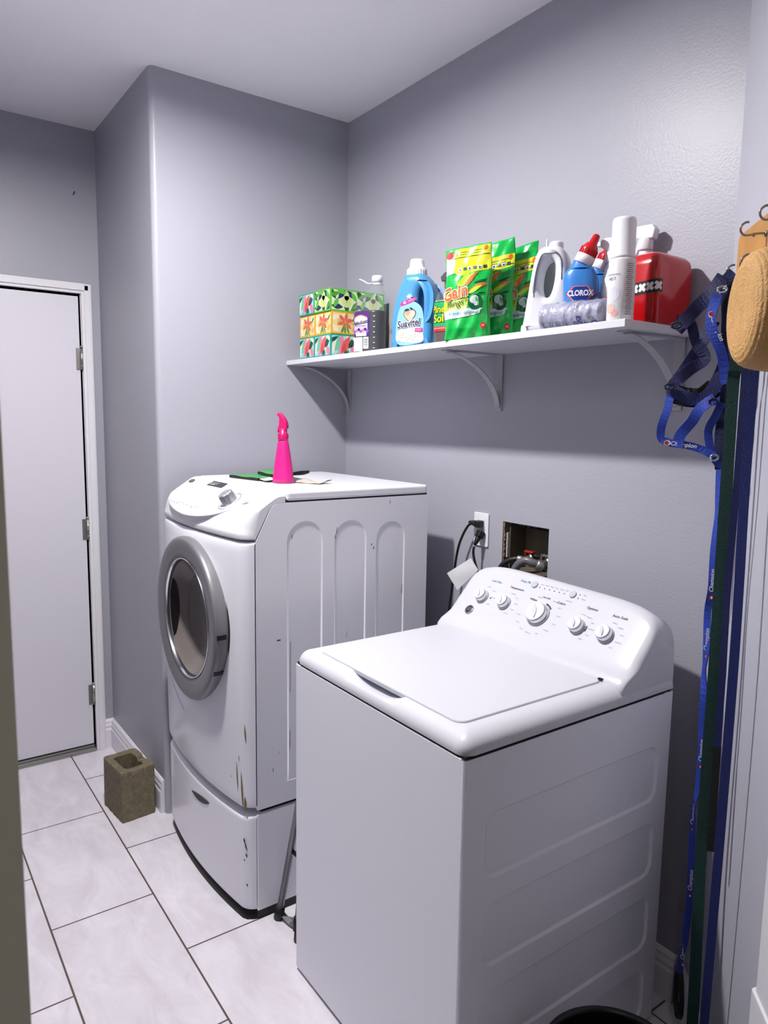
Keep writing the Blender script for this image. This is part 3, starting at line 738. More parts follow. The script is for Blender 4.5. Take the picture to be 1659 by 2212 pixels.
# ------------------------------------------------------------------ tissue boxes: six, two wide and three high
TW, TD, TH = .1155, .235, .0805
PINK, CORAL, CREAM, PEACH = Gm('pink_print', 'ef86a6'), Gm('coral_print', 'e8655c'), Gm('cream_print', 'f6ead2'), Gm('peach_print', 'f3b27a')
TEAL, DTEAL, SKY, MINT = Gm('teal_card', '1aa99a'), Gm('dark_teal_print', '17564f'), Gm('sky_print', 'a8dede'), Gm('mint_print', '74c8a8')
YEL, LEAFG, DGRN, PEAR, NAVY = Gm('yellow_card', 'eab120'), Gm('leaf_green_print', '4f9a3a'), Gm('dark_green_print', '2b5a2a'), Gm('pear_print', 'cfe08a'), Gm('navy_print', '20315e')
GRNB = Gm('green_card', '5cc13c')
def tissue(kind, x, y, z, label):
    m = MB(); base = {'teal': TEAL, 'yellow': YEL, 'green': GRNB}[kind]
    m.box((-TW/2, -TD/2, 0), (TW/2, TD/2, TH-.0008), base)
    rnd = random.Random({'teal': 3, 'yellow': 5, 'green': 11}[kind])
    for face, L in (('f', TW), ('s', TD), ('b', TD)):
        fn = {'f': lambda a, b, o: (a, -TD/2-o, b), 's': lambda a, b, o: (TW/2+o, a, b), 'b': lambda a, b, o: (-TW/2-o, a, b)}[face]
        x0, x1, y0, y1 = -L/2+.005, L/2-.005, .005, TH-.006
        def D(poly, k, mt):
            p = clip(poly, x0, y0, x1, y1)
            if p: decal(m, p, fn, .0002+.0001*k, mt, 1)
        reps = 1 if face == 'f' else 2
        if kind == 'teal':
            D(rect(0, TH/2, L, TH), 0, SKY)
            for r in range(reps):
                c = (0 if reps == 1 else -L/4+r*L/2)
                for i in range(3): D(leaf(c-.045+.03*i, .03+.01*i, .09, .022, 1.2+.2*i), 1, PINK if i % 2 else CREAM)
                D(leaf(c-.030, .035, .10, .020, 1.35), 2, MINT)
                D(leaf(c+.006, .044, .070, .030, 1.05), 3, CORAL); D(leaf(c-.004, .030, .045, .016, 1.2), 4, Gm('red_coral_print', 'd94a4a'))
                D(leaf(c+.034, .052, .055, .022, .9), 3, DTEAL); D(leaf(c+.040, .020, .050, .022, 2.0), 3, PINK)
                for i in range(4): D(leaf(c+.000+.006*i, .012, .036, .005, 1.2+.16*i), 5, DTEAL)
                D(leaf(c+.044, .065, .04, .014, 2.6), 4, CREAM); D(leaf(c-.048, .060, .05, .014, .5), 4, DTEAL)
                D(leaf(c-.040, .012, .04, .012, .6), 4, SKY)
        elif kind == 'yellow':
            D(rect(0, TH/2, L, TH), 0, Gm('pale_yellow_print', 'f0dc9a'))
            for r in range(reps):
                c = (0 if reps == 1 else -L/4+r*L/2)
                for i in range(5): D(leaf(c-.045+.022*i, .058-.01*(i % 2), .045, .016, .4+.7*i), 1, PEACH if i % 2 else CREAM)
                for i in range(6): D(leaf(c+.018*cos(i*1.05+.3), .044+.018*sin(i*1.05+.3), .036, .014, i*1.05+.3), 3, CORAL if i % 2 == 0 else Gm('terracotta_print', 'd9764e'))
                D(ell(c, .044, .006, .006), 4, Gm('ochre_print', 'd9a13a'))
                for i in range(3): D(leaf(c-.012+.012*i, .015, .038, .008, 1.2+.35*i), 4, LEAFG)
                D(leaf(c+.040, .058, .030, .010, .8), 4, LEAFG); D(leaf(c-.042, .020, .036, .018, 2.4), 2, CREAM); D(leaf(c+.042, .022, .034, .018, .7), 2, PEACH)
        else:
            D(rect(0, TH/2, L, TH), 0, Gm('pale_green_print', 'dcecc0'))
            for r in range(reps):
                c = (0 if reps == 1 else -L/4+r*L/2)
                for i in range(6): D(leaf(c-.05+.02*i, .062-.045*(i % 2), .05, .020, 2.2+.9*i), 1, NAVY if i % 3 else DGRN)
                D(ell(c+.010, .036, .020, .021), 3, PEAR); D(ell(c+.010, .056, .011, .016), 3, PEAR)
                D(leaf(c+.010, .036, .012, .003, 1.5), 4, Gm('brown_print', '8a6a3a'))
                for i, (px, py, a) in enumerate(((-.035, .030, 1.1), (-.040, .060, .3), (.042, .055, 2.2), (.044, .022, .9), (-.012, .070, 2.9))): D(leaf(c+px, py, .042, .016, a), 4, LEAFG if i % 2 else GRNB)
    m.add([(p[0], p[1], TH-.0004) for p in [(x*1, y*1) for x, y in ell(0, 0, TW*.32, TD*.36, 24)]], [tuple(range(24))], Gm('tissue_opening_film', 'dfe6ea'))
    o = obj('tissue_box', m, loc=(x, y, z)); tag(o, label, 'tissue box', 'tissue boxes stacked at the left end of the shelf')
yb_ = -.272+TD/2
xl, xr = .0885+TW/2, .0885+TW*1.5+.001
for k, (x, z, kd, lb) in enumerate(((xl, 0, 'teal', 'teal and pink leaf-print tissue box, bottom left of the stack on the shelf'), (xr, 0, 'teal', 'teal and pink leaf-print tissue box, bottom right of the stack on the shelf'),
        (xl, 1, 'yellow', 'yellow flower-print tissue box, middle left of the stack on the shelf'), (xr, 1, 'yellow', 'yellow flower-print tissue box, middle right of the stack on the shelf'),
        (xl, 2, 'teal', 'teal and pink leaf-print tissue box, top left of the stack, beside the green one'), (xr, 2, 'green', 'green pear-print tissue box, topmost right of the stack on the shelf'))):
    tissue(kd, x+(.001 if z == 1 else 0), yb_+(0, .002, -.002)[z], SZ+z*TH+.0001, lb)

# ------------------------------------------------------------------ purple cleaner bottle
CLEAR = mat('clear_bottle_plastic', 'c4cbd0', .08, alpha=.12)
t = place('cleaner_bottle', 'clear bottle of dark purple cleaner with white cap and purple label, beside the tissue boxes', 'bottle', .452, -.190, 24)
tab = [(0, 0, .104, .070), (.006, 0, .112, .076), (.16, 0, .114, .078), (.185, .006, .104, .074), (.205, .016, .080, .062), (.222, .024, .052, .048), (.232, .028, .036, .036), (.252, .028, .034, .034)]
m = MB(); fr = body(m, tab, CLEAR, 3.0); obj('bottle', m, t)
m = MB(); body(m, [(z+.002 if z == 0 else z, c, a-.004, b-.004) for z, c, a, b in tab], Gm('dark_purple_liquid', '1c0f1c', .25), 3.0, z0=.002, z1=.148); obj('liquid', m, t)
m = MB(); lab = Gm('purple_label', '5b2a8f')
decal(m, rrect(-.050, .062, .020, .142, .004), fr, .0010, lab, .008); decal(m, rrect(-.046, .070, .014, .128, .01), fr, .0014, Gm('lilac_label', 'cfc4e8'), .008)
decal(m, ell(-.016, .122, .024, .012), fr, .0016, Gm('orange_print', 'f0a040'), .008); decal(m, ell(-.016, .118, .024, .012), fr, .0019, WHITEP, .008)
text(m, 'Fabuloso', -.016, .108, .0190, fr, .0024, BLACKP, bold=.02, shear=.15, rot=.12); text(m, 'MULTI-USE CLEANER', -.016, .096, .0050, fr, .0022, DGREY)
for i in range(7): decal(m, ell(-.040+.009*i, .078+.003*(i % 3), .006, .005), fr, .0020, (Gm('violet_flower', '8d5fc4'), PINK, Gm('dark_violet', '45206e'))[i % 3], .01)
decal(m, rect(-.012, .066, .045, .010), fr, .0022, Gm('lilac2', 'e3dcef'), .01)
decal(m, rrect(-.050, .010, -.006, .058, .002), fr, .0010, WHITEP, .008); decal(m, rrect(-.003, .018, .018, .058, .002), fr, .0010, WHITEP, .008)
for i in range(9): decal(m, rect(.008, .028+.0028*i, .016, .0013 if i % 3 else .0008), fr, .0014, BLACKP, .01)
for i in range(7): decal(m, rect(.038, .020+.018*i, .006, .0022), fr, .0010, WHITEP, .01)
obj('label', m, t)
m = MB(); m.lathe([(.0195, .246), (.0195, .262), (.018, .268), (.004, .270)], PLAST, 32, M=Matrix.Translation((.028, 0, 0))); obj('cap', m, t)
m = MB(); m.tube(catmull([(.046, -.012, .240), (.028, -.022, .240), (.008, -.012, .242), (-.01, -.006, .246), (-.028, -.004, .256), (-.044, -.004, .262)], 4), .0022, WHITEP, 8)
m.tube(catmull([(.046, .010, .238), (.046, -.012, .238), (.028, -.021, .237), (.008, -.006, .240)], 4), .0018, WHITEP, 8); obj('string', m, t)

# ------------------------------------------------------------------ big blue softener bottle
BLUE = Gm('softener_blue', '4f9ad6', .28)
t = place('softener_bottle', 'large light blue fabric softener bottle with white cap and a heart-shaped label', 'bottle', .742, -.212, 26)
out = catmull([(-.060, 0), (.058, 0), (.069, .012), (.074, .08), (.074, .150), (.066, .185), (.048, .212), (.026, .228), (-.020, .228), (-.036, .212), (-.052, .175), (-.066, .125), (-.073, .075), (-.069, .014)], 6, True)
hole = catmull([(.030, .100), (.044, .098), (.052, .118), (.054, .150), (.048, .172), (.036, .180), (.027, .165), (.024, .130)], 5, True)
vs, fs = curve_plate([out, hole], .082, .026, 5)
m = MB(); m.add(vs, fs, BLUE, True); obj('bottle', m, t, fixn=True)
pf = lambda a, b, o=0: (a, -.041-o, b)
m = MB()
def DE(p, k, mt): decal(m, p, pf, .0006+.0004*k, mt, 1)
DE(catmull([(-.042, .012), (.030, .012), (.046, .030), (.049, .070), (.040, .120), (.005, .142), (-.030, .130), (-.046, .080)], 5, True), 0, Gm('pale_blue_label', '8ec4ec'))
DE(catmull([(-.040, .020), (.040, .014), (.047, .040), (.030, .062), (-.030, .060), (-.045, .040)], 5, True), 1, Gm('pale_sky', 'cfe4f6'))
DE(catmull([(-.030, .128), (.018, .142), (.020, .152), (-.028, .141)], 2, True), 2, Gm('magenta_print', 'e0329a'))
text(m, '45', -.018, .137, .0105, pf, .0020, WHITEP, bold=.03, rot=.18); text(m, 'CARGAS', .004, .1435, .0055, pf, .0020, WHITEP, rot=.25)
heart = []
for i in range(36):
    a = 2*pi*i/36; heart.append((.0019*16*sin(a)**3*.72, .098+.0019*.80*(13*cos(a)-5*cos(2*a)-2*cos(3*a)-cos(4*a))))
DE(heart, 2, BLACKP); DE([(x*.90-.0, .0975+(y-.0975)*.90) for x, y in heart], 3, Gm('skin_pink', 'f2bda6'))
DE(ell(-.009, .106, .008, .008), 4, Gm('skin_b', 'e2a184')); DE(ell(.009, .103, .008, .009), 4, Gm('skin_c', 'f6cdb8')); DE(leaf(-.010, .115, .018, .008, .2), 5, BLACKP); DE(leaf(.006, .118, .016, .006, -.5), 5, BLACKP)
text(m, 'Suavitel', -.004, .073, .030, pf, .0034, WHITEP, bold=.07, shear=.25, rot=.10, sx=.86); text(m, 'Suavitel', -.004, .073, .030, pf, .0042, Gm('navy_script', '1b1f4a'), bold=.012, shear=.25, rot=.10, sx=.86)
for i, (x, y, r) in enumerate(((-.028, .040, .012), (-.010, .030, .014), (.012, .034, .013), (.026, .046, .010), (-.036, .026, .008))):
    for k in range(8): DE(leaf(x+r*.5*cos(k*pi/4), y+r*.5*sin(k*pi/4), r, r*.4, k*pi/4), 4, WHITEP)
    DE(ell(x, y, r*.22, r*.22), 5, Gm('daisy_yellow', 'f2cf3a'))
DE(rect(.033, .052, .026, .012), 5, Gm('magenta_print', 'e0329a')); text(m, '116.7', .033, .052, .008, pf, .0038, WHITEP)
for k in range(6): DE(leaf(-.002+.006*cos(k), .156+.004*sin(k), .012, .004, k), 2, WHITEP)
obj('label', m, t)
m = MB(); TT = Matrix.Translation((.002, 0, 0))
m.lathe([(.030, .218), (.0315, .222), (.031, .244), (.027, .2475), (.0235, .249), (.0225, .268), (.020, .274), (.003, .2745)], PLAST, 40, M=TT)
for i in range(24):
    a = 2*pi*i/24; m.box((.0305, -.0013, .224), (.0322, .0013, .242), PLAST, M=TT @ Matrix.Rotation(a, 4, 'Z'))
obj('cap', m, t)
# dark grey sprayer peeping out behind it
t = place('spray_bottle', 'spray bottle with dark grey nozzle head, mostly hidden behind the blue softener bottle', 'spray bottle', .742, -.075, 20)
m = MB(); body(m, [(0, 0, .06, .05), (.14, 0, .06, .05), (.18, 0, .034, .034), (.205, 0, .026, .026)], PLAST, 2.2); obj('bottle', m, t)
m = MB(); m.lathe([(.016, .200), (.016, .222), (.012, .226)], Gm('grey_nozzle', '4f5056'), 24); m.prism([(-.030, .240), (-.026, .226), (.018, .222), (.026, .236), (.012, .252), (-.012, .256)], -.009, .009, Gm('grey_nozzle', '4f5056'), axis='y'); obj('nozzle', m, t, bevel=.003)

# ------------------------------------------------------------------ pine cleaner: clear, brown liquid, green label, yellow cap
t = place('cleaner_bottle', 'clear bottle of brown cleaner with green label and yellow cap, beside the blue bottle', 'bottle', .893, -.190, 22)
tab = [(0, 0, .098, .072), (.006, 0, .106, .080), (.128, 0, .106, .080), (.150, .004, .096, .076), (.175, .008, .064, .056), (.190, .010, .042, .042), (.206, .010, .038, .038)]
m = MB(); fr = body(m, tab, CLEAR, 2.8); obj('bottle', m, t)
m = MB(); body(m, [(z, c, a-.004, b-.004) for z, c, a, b in tab], Gm('brown_liquid', '3a2016', .25), 2.8, z0=.002, z1=.040); obj('liquid', m, t)
m = MB(); m.lathe([(.021, .186), (.021, .206)], Gm('brown_neck', '4a2e1c', .3), 32, M=Matrix.Translation((.010, 0, 0))); obj('neck', m, t)
m = MB(); m.lathe([(.023, .203), (.023, .213), (.021, .217), (.003, .2175)], Gm('yellow_cap', 'ecd81c', .35), 40, M=Matrix.Translation((.010, 0, 0))); obj('cap', m, t)
m = MB()
decal(m, rect(0, .087, .1035, .090), fr, .0006, Gm('pine_green', '12a862'), .006)
decal(m, rect(0, .046, .1035, .014), fr, .0012, REDP, .006)
decal(m, rect(0, .129, .1035, .007), fr, .0012, DGRN, .006); text(m, 'MULTI-SURFACE CLEANER', -.006, .1285, .0052, fr, .0020, WHITEP, bold=.01)
text(m, 'Pine', -.026, .103, .030, fr, .0018, BLACKP, bold=.06); text(m, 'Pine', -.026, .103, .030, fr, .0026, Gm('lemon_print', 'f4e11e'), bold=.02)
text(m, 'Sol', -.024, .076, .032, fr, .0018, BLACKP, bold=.06); text(m, 'Sol', -.024, .076, .032, fr, .0026, Gm('lemon_print', 'f4e11e'), bold=.02)
for k in range(5): decal(m, leaf(.004+.002*k, .080+.006*(k % 3), .016, .006, 1+.5*k), fr, .0020, Gm('pinecone_brown', '7a4a24'), .01)
text(m, 'CLEANS AND DEODORIZES', -.016, .048, .0046, fr, .0020, WHITEP)
obj('label', m, t)

# ------------------------------------------------------------------ soap-pad box behind the first pouch
t = place('soap_pad_box', 'narrow white and green box of soap pads standing between the yellow-capped bottle and the pouches', 'box', .9655, -.238, 0)
m = MB(); m.box((-.024, -.016, 0), (.024, .016, .236), Gm('box_white', 'eef0f2')); obj('carton', m, t, bevel=.001)
m = MB(); bf = lambda a, b, o=0: (a+.024, -.016-o, b)
decal(m, rect(-.024, .062, .0476, .1236), bf, .0004, Gm('sos_green', '2fb24a'), 1); decal(m, rect(-.026, .124, .042, .016), bf, .0008, BLACKP, 1); text(m, 'Steel Wool', -.026, .124, .008, bf, .0012, Gm('lemon_print', 'f4e11e'))
text(m, 'S', -.030, .094, .032, bf, .0010, BLACKP, bold=.06); text(m, 'S', -.030, .094, .032, bf, .0014, WHITEP, bold=.03)
text(m, 'O', -.030, .066, .032, bf, .0010, BLACKP, bold=.06); text(m, 'O', -.030, .066, .032, bf, .0014, Gm('sky_blue_print', '3f8fd8'), bold=.03)
text(m, '10-Pads', -.026, .034, .012, bf, .0012, Gm('orange_print', 'f0a040'), bold=.03)
obj('print', m, t)

# ------------------------------------------------------------------ detergent pouches
PG, PGL, PGD = Gm('pouch_green', '18b84e', .22), Gm('lime_print', 'b8e23c', .22), Gm('deep_green_print', '0d5a34', .22)
LEM, ORG = Gm('pouch_yellow', 'e6e63a', .22), Gm('pouch_orange', 'f0702a', .22)
def pouch(x, y, rot, Wd, Hh, Th, lean, label, seed, rise=0):
    t = place('detergent_pouch', label, 'pouch', x, y, rot, 'green detergent pouches in a row on the shelf')
    t.rotation_euler[0] = radians(lean)
    rnd = random.Random(seed); ph = [rnd.uniform(0, 6) for _ in range(6)]
    def wz(z): k = z/Hh; return Wd*(1-.03*sin(pi*k))
    def tz(z, x):
        k = z/Hh; u = 2*x/Wd
        base = Th*(max(0, 1-k))**.55*(.55+.45*min(1, k/.12)) if k < 1 else 0
        return base*(max(0, 1-abs(u)**2.4))**.6+.0012
    def shx(u, z): return u*wz(z)/2+.0025*sin(z*38+ph[0])
    def topz(u): return 1+rise*u
    def wr(u, z): k = z/Hh; return (.0022*sin(u*6+z*60+ph[1])+.0016*sin(u*11-z*90+ph[2]))*(.3+1.4*max(0, .4-k)*2+.4*k)
    def fr(x, z, o=0):
        z_ = z*topz(2*x/Wd)
        return (x+.0025*sin(z*38+ph[0]), -tz(z, x)/2+wr(2*x/Wd, z)-o, z_)
    def bk(x, z, o=0):
        z_ = z*topz(2*x/Wd)
        return (x+.0025*sin(z*38+ph[0]), tz(z, x)/2+wr(2*x/Wd, z)+o, z_)
    m = MB()
    m.grid(lambda a, b: fr((a-.5)*Wd, b*Hh), 36, 60, PG); m.grid(lambda a, b: bk((a-.5)*Wd, b*Hh), 36, 60, PG)
    m.grid(lambda a, b: tuple(lerp(p, q, b) for p, q in zip(fr((a-.5)*Wd, 0), bk((a-.5)*Wd, 0))), 36, 2, PG)
    m.grid(lambda a, b: tuple(lerp(p, q, b) for p, q in zip(fr(-Wd/2, a*Hh), bk(-Wd/2, a*Hh))), 60, 1, PG); m.grid(lambda a, b: tuple(lerp(p, q, b) for p, q in zip(fr(Wd/2, a*Hh), bk(Wd/2, a*Hh))), 60, 1, PG)
    m.grid(lambda a, b: tuple(lerp(p, q, b) for p, q in zip(fr((a-.5)*Wd, Hh), bk((a-.5)*Wd, Hh))), 36, 1, PG)
    obj('bag', m, t)
    m = MB(); s_ = Hh/.25
    def D(p, k, mt):
        q = clip([(a, b*s_) for a, b in p], -Wd/2+.001, .002, Wd/2-.001, Hh-.001)
        if q: decal(m, q, fr, .0007+.00035*k, mt, .007)
    def T(st, x, z, sz, mt, **k): text(m, st, x, z*s_, sz, fr, .0032, mt, **k)
    top = .246 if seed == 1 else .212
    D([(-.045 if seed == 1 else -.065, .185), (-.02, .172), (.02, .178), (.065, .182), (.065, top), (-.035 if seed == 1 else -.065, top)], 0, LEM)
    if seed == 1:
        D([(-.065, .178), (-.040, .182), (-.036, .236), (-.062, .224)], 1, WHITEP); D(ell(-.052, .208, .012, .016), 2, Gm('skin_c', 'f6cdb8')); D(ell(-.052, .232, .012, .010), 2, REDP)
    D([(-.058, top-.024), (.062, top-.024), (.062, top-.0255), (-.058, top-.0255)], 2, DGRN)
    for i in range(16): D(rect(-.030+.005*i, top-.011, .003, .0022), 2, DGRN)
    for i in range(12): D(rect(-.030+.006*i, top-.017, .004, .0020), 2, LEAFG)
    for i in range(6):
        D(rect(-.022+.014*i, .189, .010, .008), 3, WHITEP if i % 2 == 0 else Gm('icon_green', '1a5a3a')); D(rect(-.022+.014*i, .1885, .005, .004), 4, Gm('icon_navy', '20315e'))
    D(leaf(.052, top-.008, .016, .010, 1.2), 3, ORG)
    D([(-.030, .150), (-.012, .168), (-.008, .190), (.010, .190), (.004, .172), (.022, .176), (.010, .158), (-.016, .138)], 1, PGL); D([(-.006, .150), (.012, .170), (.030, .176), (.016, .156), (.004, .142)], 2, ORG)
    D(leaf(.034, .138, .050, .014, .3), 2, ORG); D(leaf(.024, .130, .050, .012, .45), 3, PGL); D(leaf(.040, .152, .040, .006, .2), 2, PGD)
    D(ell(-.030, .098, .040, .040), 0, PGL); D(ell(-.020, .086, .028, .022), 1, Gm('pale_lime', 'd9f07a'))
    T('Gain', -.030, .126*1, .050, WHITEP, bold=.07, rot=.16, sx=.80); text(m, 'Gain', -.030, .126*s_, .050, fr, .0040, ORG, bold=.03, rot=.16, sx=.80)
    D([(-.062, .108), (.016, .122), (.016, .120), (-.062, .1065)], 4, DGRN)
    text(m, 'flings!', -.024, .098*s_, .026, fr, .0036, DGRN, bold=.0, shear=.2, rot=.12)
    D(ell(.030, .098, .020, .021), 3, PGD); D(ell(.027, .105, .012, .011), 4, Gm('capsule_grey', 'c9d2d2')); D(leaf(.036, .100, .026, .008, 1.9), 5, Gm('capsule_mid', '4aa06a')); D(ell(.033, .094, .006, .006), 5, Gm('capsule_grey', 'c9d2d2'))
    D(leaf(.046, .120, .024, .004, .1), 4, BLACKP)
    D(catmull([(-.066, .056), (.030, .064), (.044, .076), (.042, .082), (-.066, .078)], 3, True), 2, Gm('silver_band', 'c6dbe0')); T('original', .018, .071, .013, DGRN, shear=.2)
    for i in range(6): D(rect(-.044+.006*i, .070, .004, .004 if i % 2 else .008), 3, Gm('band_blue', '7aa0c4'))
    D(ell(.050, .036, .007, .009), 2, REDP); text(m, '16', .050, .036*s_, .008, fr, .0038, WHITEP)
    obj('printed_front', m, t)
    return t
pouch(1.030, -.250, 33, .132, .258, .060, 0, 'nearest green detergent pouch with orange lettering, overhanging the front edge of the shelf', 1, .03)
pouch(1.034, -.163, 33, .128, .278, .046, 0, 'middle green detergent pouch, the tallest, tucked behind the nearest one', 2, .05)
pouch(1.062, -.093, 33, .126, .272, .044, 0, 'rear green detergent pouch beside the white jug, partly in shade', 3, .06)

# ------------------------------------------------------------------ white jug with a handle
t = place('detergent_jug', 'plain white plastic jug with a tall handle hole, between the pouches and blue bottles', 'jug', 1.272, -.185, 30)
t.scale = (.90, .90, .965)
out = catmull([(-.062, 0), (.058, 0), (.066, .012), (.066, .10), (.062, .165), (.052, .205), (.030, .226), (-.010, .228), (-.030, .215), (-.042, .180), (-.052, .12), (-.064, .04), (-.070, .010)], 6, True)
hole = catmull([(-.010, .100), (.006, .096), (.016, .115), (.022, .150), (.022, .180), (.010, .194), (-.006, .185), (-.016, .160), (-.018, .125)], 5, True)
vs, fs = curve_plate([out, hole], .078, .022, 5)
m = MB(); m.add(vs, fs, mat('jug_white', 'e6e6ec', .35), True); obj('jug_body', m, t)
m = MB(); m.lathe([(.020, .222), (.020, .238), (.016, .242), (.002, .242)], PLAST, 32, M=Matrix.Translation((.018, 0, 0))); m.prism([(-.012, .224), (-.008, .224), (-.007, .250), (-.011, .250)], -.006, .006, PLAST, axis='y'); obj('cap', m, t, bevel=.001)

# ------------------------------------------------------------------ two blue toilet-cleaner bottles with bent necks and red caps
BC, BD = Gm('cleaner_blue', '3a86d8', .3), Gm('cleaner_dark_blue', '1e4fae', .3)
def toilet_cleaner(x, y, rot, label):
    t = place('toilet_cleaner_bottle', label, 'bottle', x, y, rot, 'blue toilet cleaner bottles with red caps')
    tab = [(0, 0, .078, .046), (.006, 0, .084, .052), (.08, 0, .088, .054), (.125, -.004, .084, .052), (.140, -.006, .074, .048), (.150, -.004, .060, .042)]
    m = MB(); fr = body(m, tab, BC, 2.4)
    rs = []
    for k, (cx, z, r, tl) in enumerate(((-.004, .148, .030, 0), (-.003, .156, .025, .12), (-.001, .164, .0220, .3), (.003, .170, .0205, .45))):
        rs.append([(cx+r*cos(a)*cos(tl), r*.85*sin(a), z-r*cos(a)*sin(tl)) for a in [2*pi*i/32 for i in range(32)]])
    m.rings(rs, BC, True, (0, 1)); obj('bottle', m, t)
    A = Matrix.Translation((.001, 0, .166)) @ Matrix.Rotation(radians(26), 4, 'Y')
    m = MB(); m.lathe([(.0235, -.006), (.0235, .014), (.021, .017)], PLAST, 36, M=A); obj('collar', m, t)
    m = MB(); m.lathe([(.0215, .0165), (.021, .032), (.015, .043), (.0115, .046), (.0105, .047), (.0085, .066), (.006, .069), (.001, .070)], Gm('cap_red', 'd0141e', .3), 36, M=A)
    for i in range(20): m.box((.0205, -.001, .018), (.0222, .001, .032), Gm('cap_red', 'd0141e', .3), M=A @ Matrix.Rotation(2*pi*i/20, 4, 'Z'))
    obj('cap', m, t)
    m = MB()
    decal(m, [(-.041, .052), (.041, .082), (.041, .004), (-.041, .004)], fr, .0008, Gm('pale_aqua', '8fc8ea', .3), .006); decal(m, [(-.042, .050), (.0, .048), (.042, .080), (.042, .088), (-.0, .058), (-.042, .062)], fr, .0014, BD, .006)
    hexa = lambda k, o=0: [(-.036*k, .086), (-.018*k, .086+.019*k), (.018*k, .086+.019*k), (.036*k, .086), (.018*k, .086-.019*k), (-.018*k, .086-.019*k)]
    decal(m, hexa(1.0), fr, .0020, REDP, .006); decal(m, hexa(.9), fr, .0024, WHITEP, .006); decal(m, hexa(.86), fr, .0028, Gm('logo_blue', '1a3a9c', .3), .006)
    text(m, 'CLOROX', 0, .086, .0185, fr, .0034, WHITEP, bold=.035, sx=.80)
    obj('label', m, t)
toilet_cleaner(1.386, -.190, 32, 'nearer blue toilet cleaner bottle with bent neck and red cap, its whole label showing')
toilet_cleaner(1.366, -.096, 32, 'farther blue toilet cleaner bottle, half hidden behind the nearer one')

# ------------------------------------------------------------------ crumpled film pack lying in front
FILM = mat('crinkled_film', 'd4d6f0', .15, alpha=.6, coat=.5, bump=1.0, bscale=90, var=.35, vscale=45); INK = Gm('film_ink', '3a3f94')
t = place('plastic_wrap_pack', 'crinkled clear plastic pack with faint navy print lying at the front edge of the shelf', 'package', 1.415, -.246, 4)
m = MB()
def pk(a, b, o=0):
    x = (a-.5)*.205; env = min(1, (1-abs(2*a-1))*6)**.5
    r = .030*env*(1+.10*abs(sin(a*pi*7)))*(1+.0*a); th = 2*pi*b
    return (x, cos(th)*(r+o)*.95+.002*sin(a*40), max(.0012, .030+sin(th)*(r+o)*(1.12-.25*a)+.0015*sin(a*55)))
m.grid(lambda a, b: pk(a, b), 110, 30, FILM, closeu=False); obj('film', m, t)
m = MB()
for i in range(7):
    a = .08+.13*i; mt = Gm('inner_packet', 'bfc3dc', .4)
    m.lathe([(.001, -.011), (.020, -.010), (.024, 0), (.020, .010), (.001, .011)], mt, 20, M=Matrix.Translation(((a-.5)*.195, .001, .0275)) @ Matrix.Rotation(radians(90), 4, 'Y'))
obj('packets', m, t)
m = MB()
pfn = lambda s_, v, o=0: pk(s_/.205+.5, .5+.0+(v)/.19 if True else 0, o+.0016)
for i in range(26):
    a = -.088+.0068*i; decal(m, rect(a, .036+.006*sin(i*2.1), .0012, .030), pfn, 0, INK, .004)
for st, x in (('DURABLE', .032), ('CUPS', .020)): text(m, st, x, .040, .015, pfn, .0006, INK, bold=.03, rot=pi/2)
decal(m, ell(.066, .040, .0105, .014), pfn, .0003, INK, .004); decal(m, ell(.066, .040, .0085, .0115), pfn, .0007, Gm('film_pale', 'dfe0ee'), .004); text(m, 'oz', .066, .040, .009, pfn, .0012, INK)
obj('print', m, t)

# ------------------------------------------------------------------ spray bottles and the can
def sprayer(x, y, rot, label, hgt, mtl, hx=0):
    t = place('spray_bottle', label, 'spray bottle', x, y, rot, 'white spray bottles at the right end of the shelf')
    m = MB(); fr = body(m, [(0, 0, .052, .044), (.005, 0, .056, .048), (.105, 0, .054, .046), (.140, 0, .040, .036), (hgt-.065, 0, .028, .028), (hgt-.05, 0, .026, .026)], mtl, 2.6)
    text(m, 'CLOROX', -.004, .070, .018, fr, .0010, REDP, bold=.03); decal(m, rect(0, .045, .05, .004), fr, .0006, Gm('logo_blue', '1a3a9c', .3), .01); obj('bottle', m, t)
    m = MB(); m.lathe([(.019, hgt-.060), (.019, hgt-.034), (.015, hgt-.030)], PLAST, 32)
    m.prism([(-.030, hgt-.020), (-.030, hgt-.006), (-.018, hgt), (.022, hgt), (.030, hgt-.012), (.024, hgt-.034), (-.014, hgt-.032)], -.014, .014, PLAST, axis='y')
    m.box((-.040, -.006, hgt-.018), (-.030, .006, hgt-.006), PLAST)
    obj('spray_head', m, t, bevel=.004)
    m = MB(); m.prism([(-.016, hgt-.032), (-.026, hgt-.060), (-.034, hgt-.078), (-.030, hgt-.080), (-.018, hgt-.062), (-.008, hgt-.034)], -.006, .006, PLAST, axis='y'); obj('trigger', m, t, bevel=.002)
sprayer(1.434, -.136, 20, 'white spray bottle with a trigger poking out left of the tall white can', .222, PLAST)
sprayer(1.452, -.036, 10, 'white spray bottle standing behind the red box, only its head showing', .262, PLAST)
t = place('aerosol_can', 'tall white aerosol can with pale grey lettering, left of the red box', 'spray can', 1.537, -.235, 20)
CANW = Gm('can_white', 'e9e9ef', .3)
m = MB(); m.lathe([(.0285, 0), (.030, .003), (.030, .135), (.0285, .140)], CANW, 48); obj('can', m, t)
m = MB(); m.lathe([(.0285, .140), (.0285, .146), (.0265, .150), (.0262, .222), (.0245, .229), (.0225, .230), (.021, .224)], PLAST, 48); obj('cap', m, t)
m = MB()
def cf(a, b, o=0): th = -pi/2+a/.030; return ((.030+o)*cos(th), (.030+o)*sin(th), b)
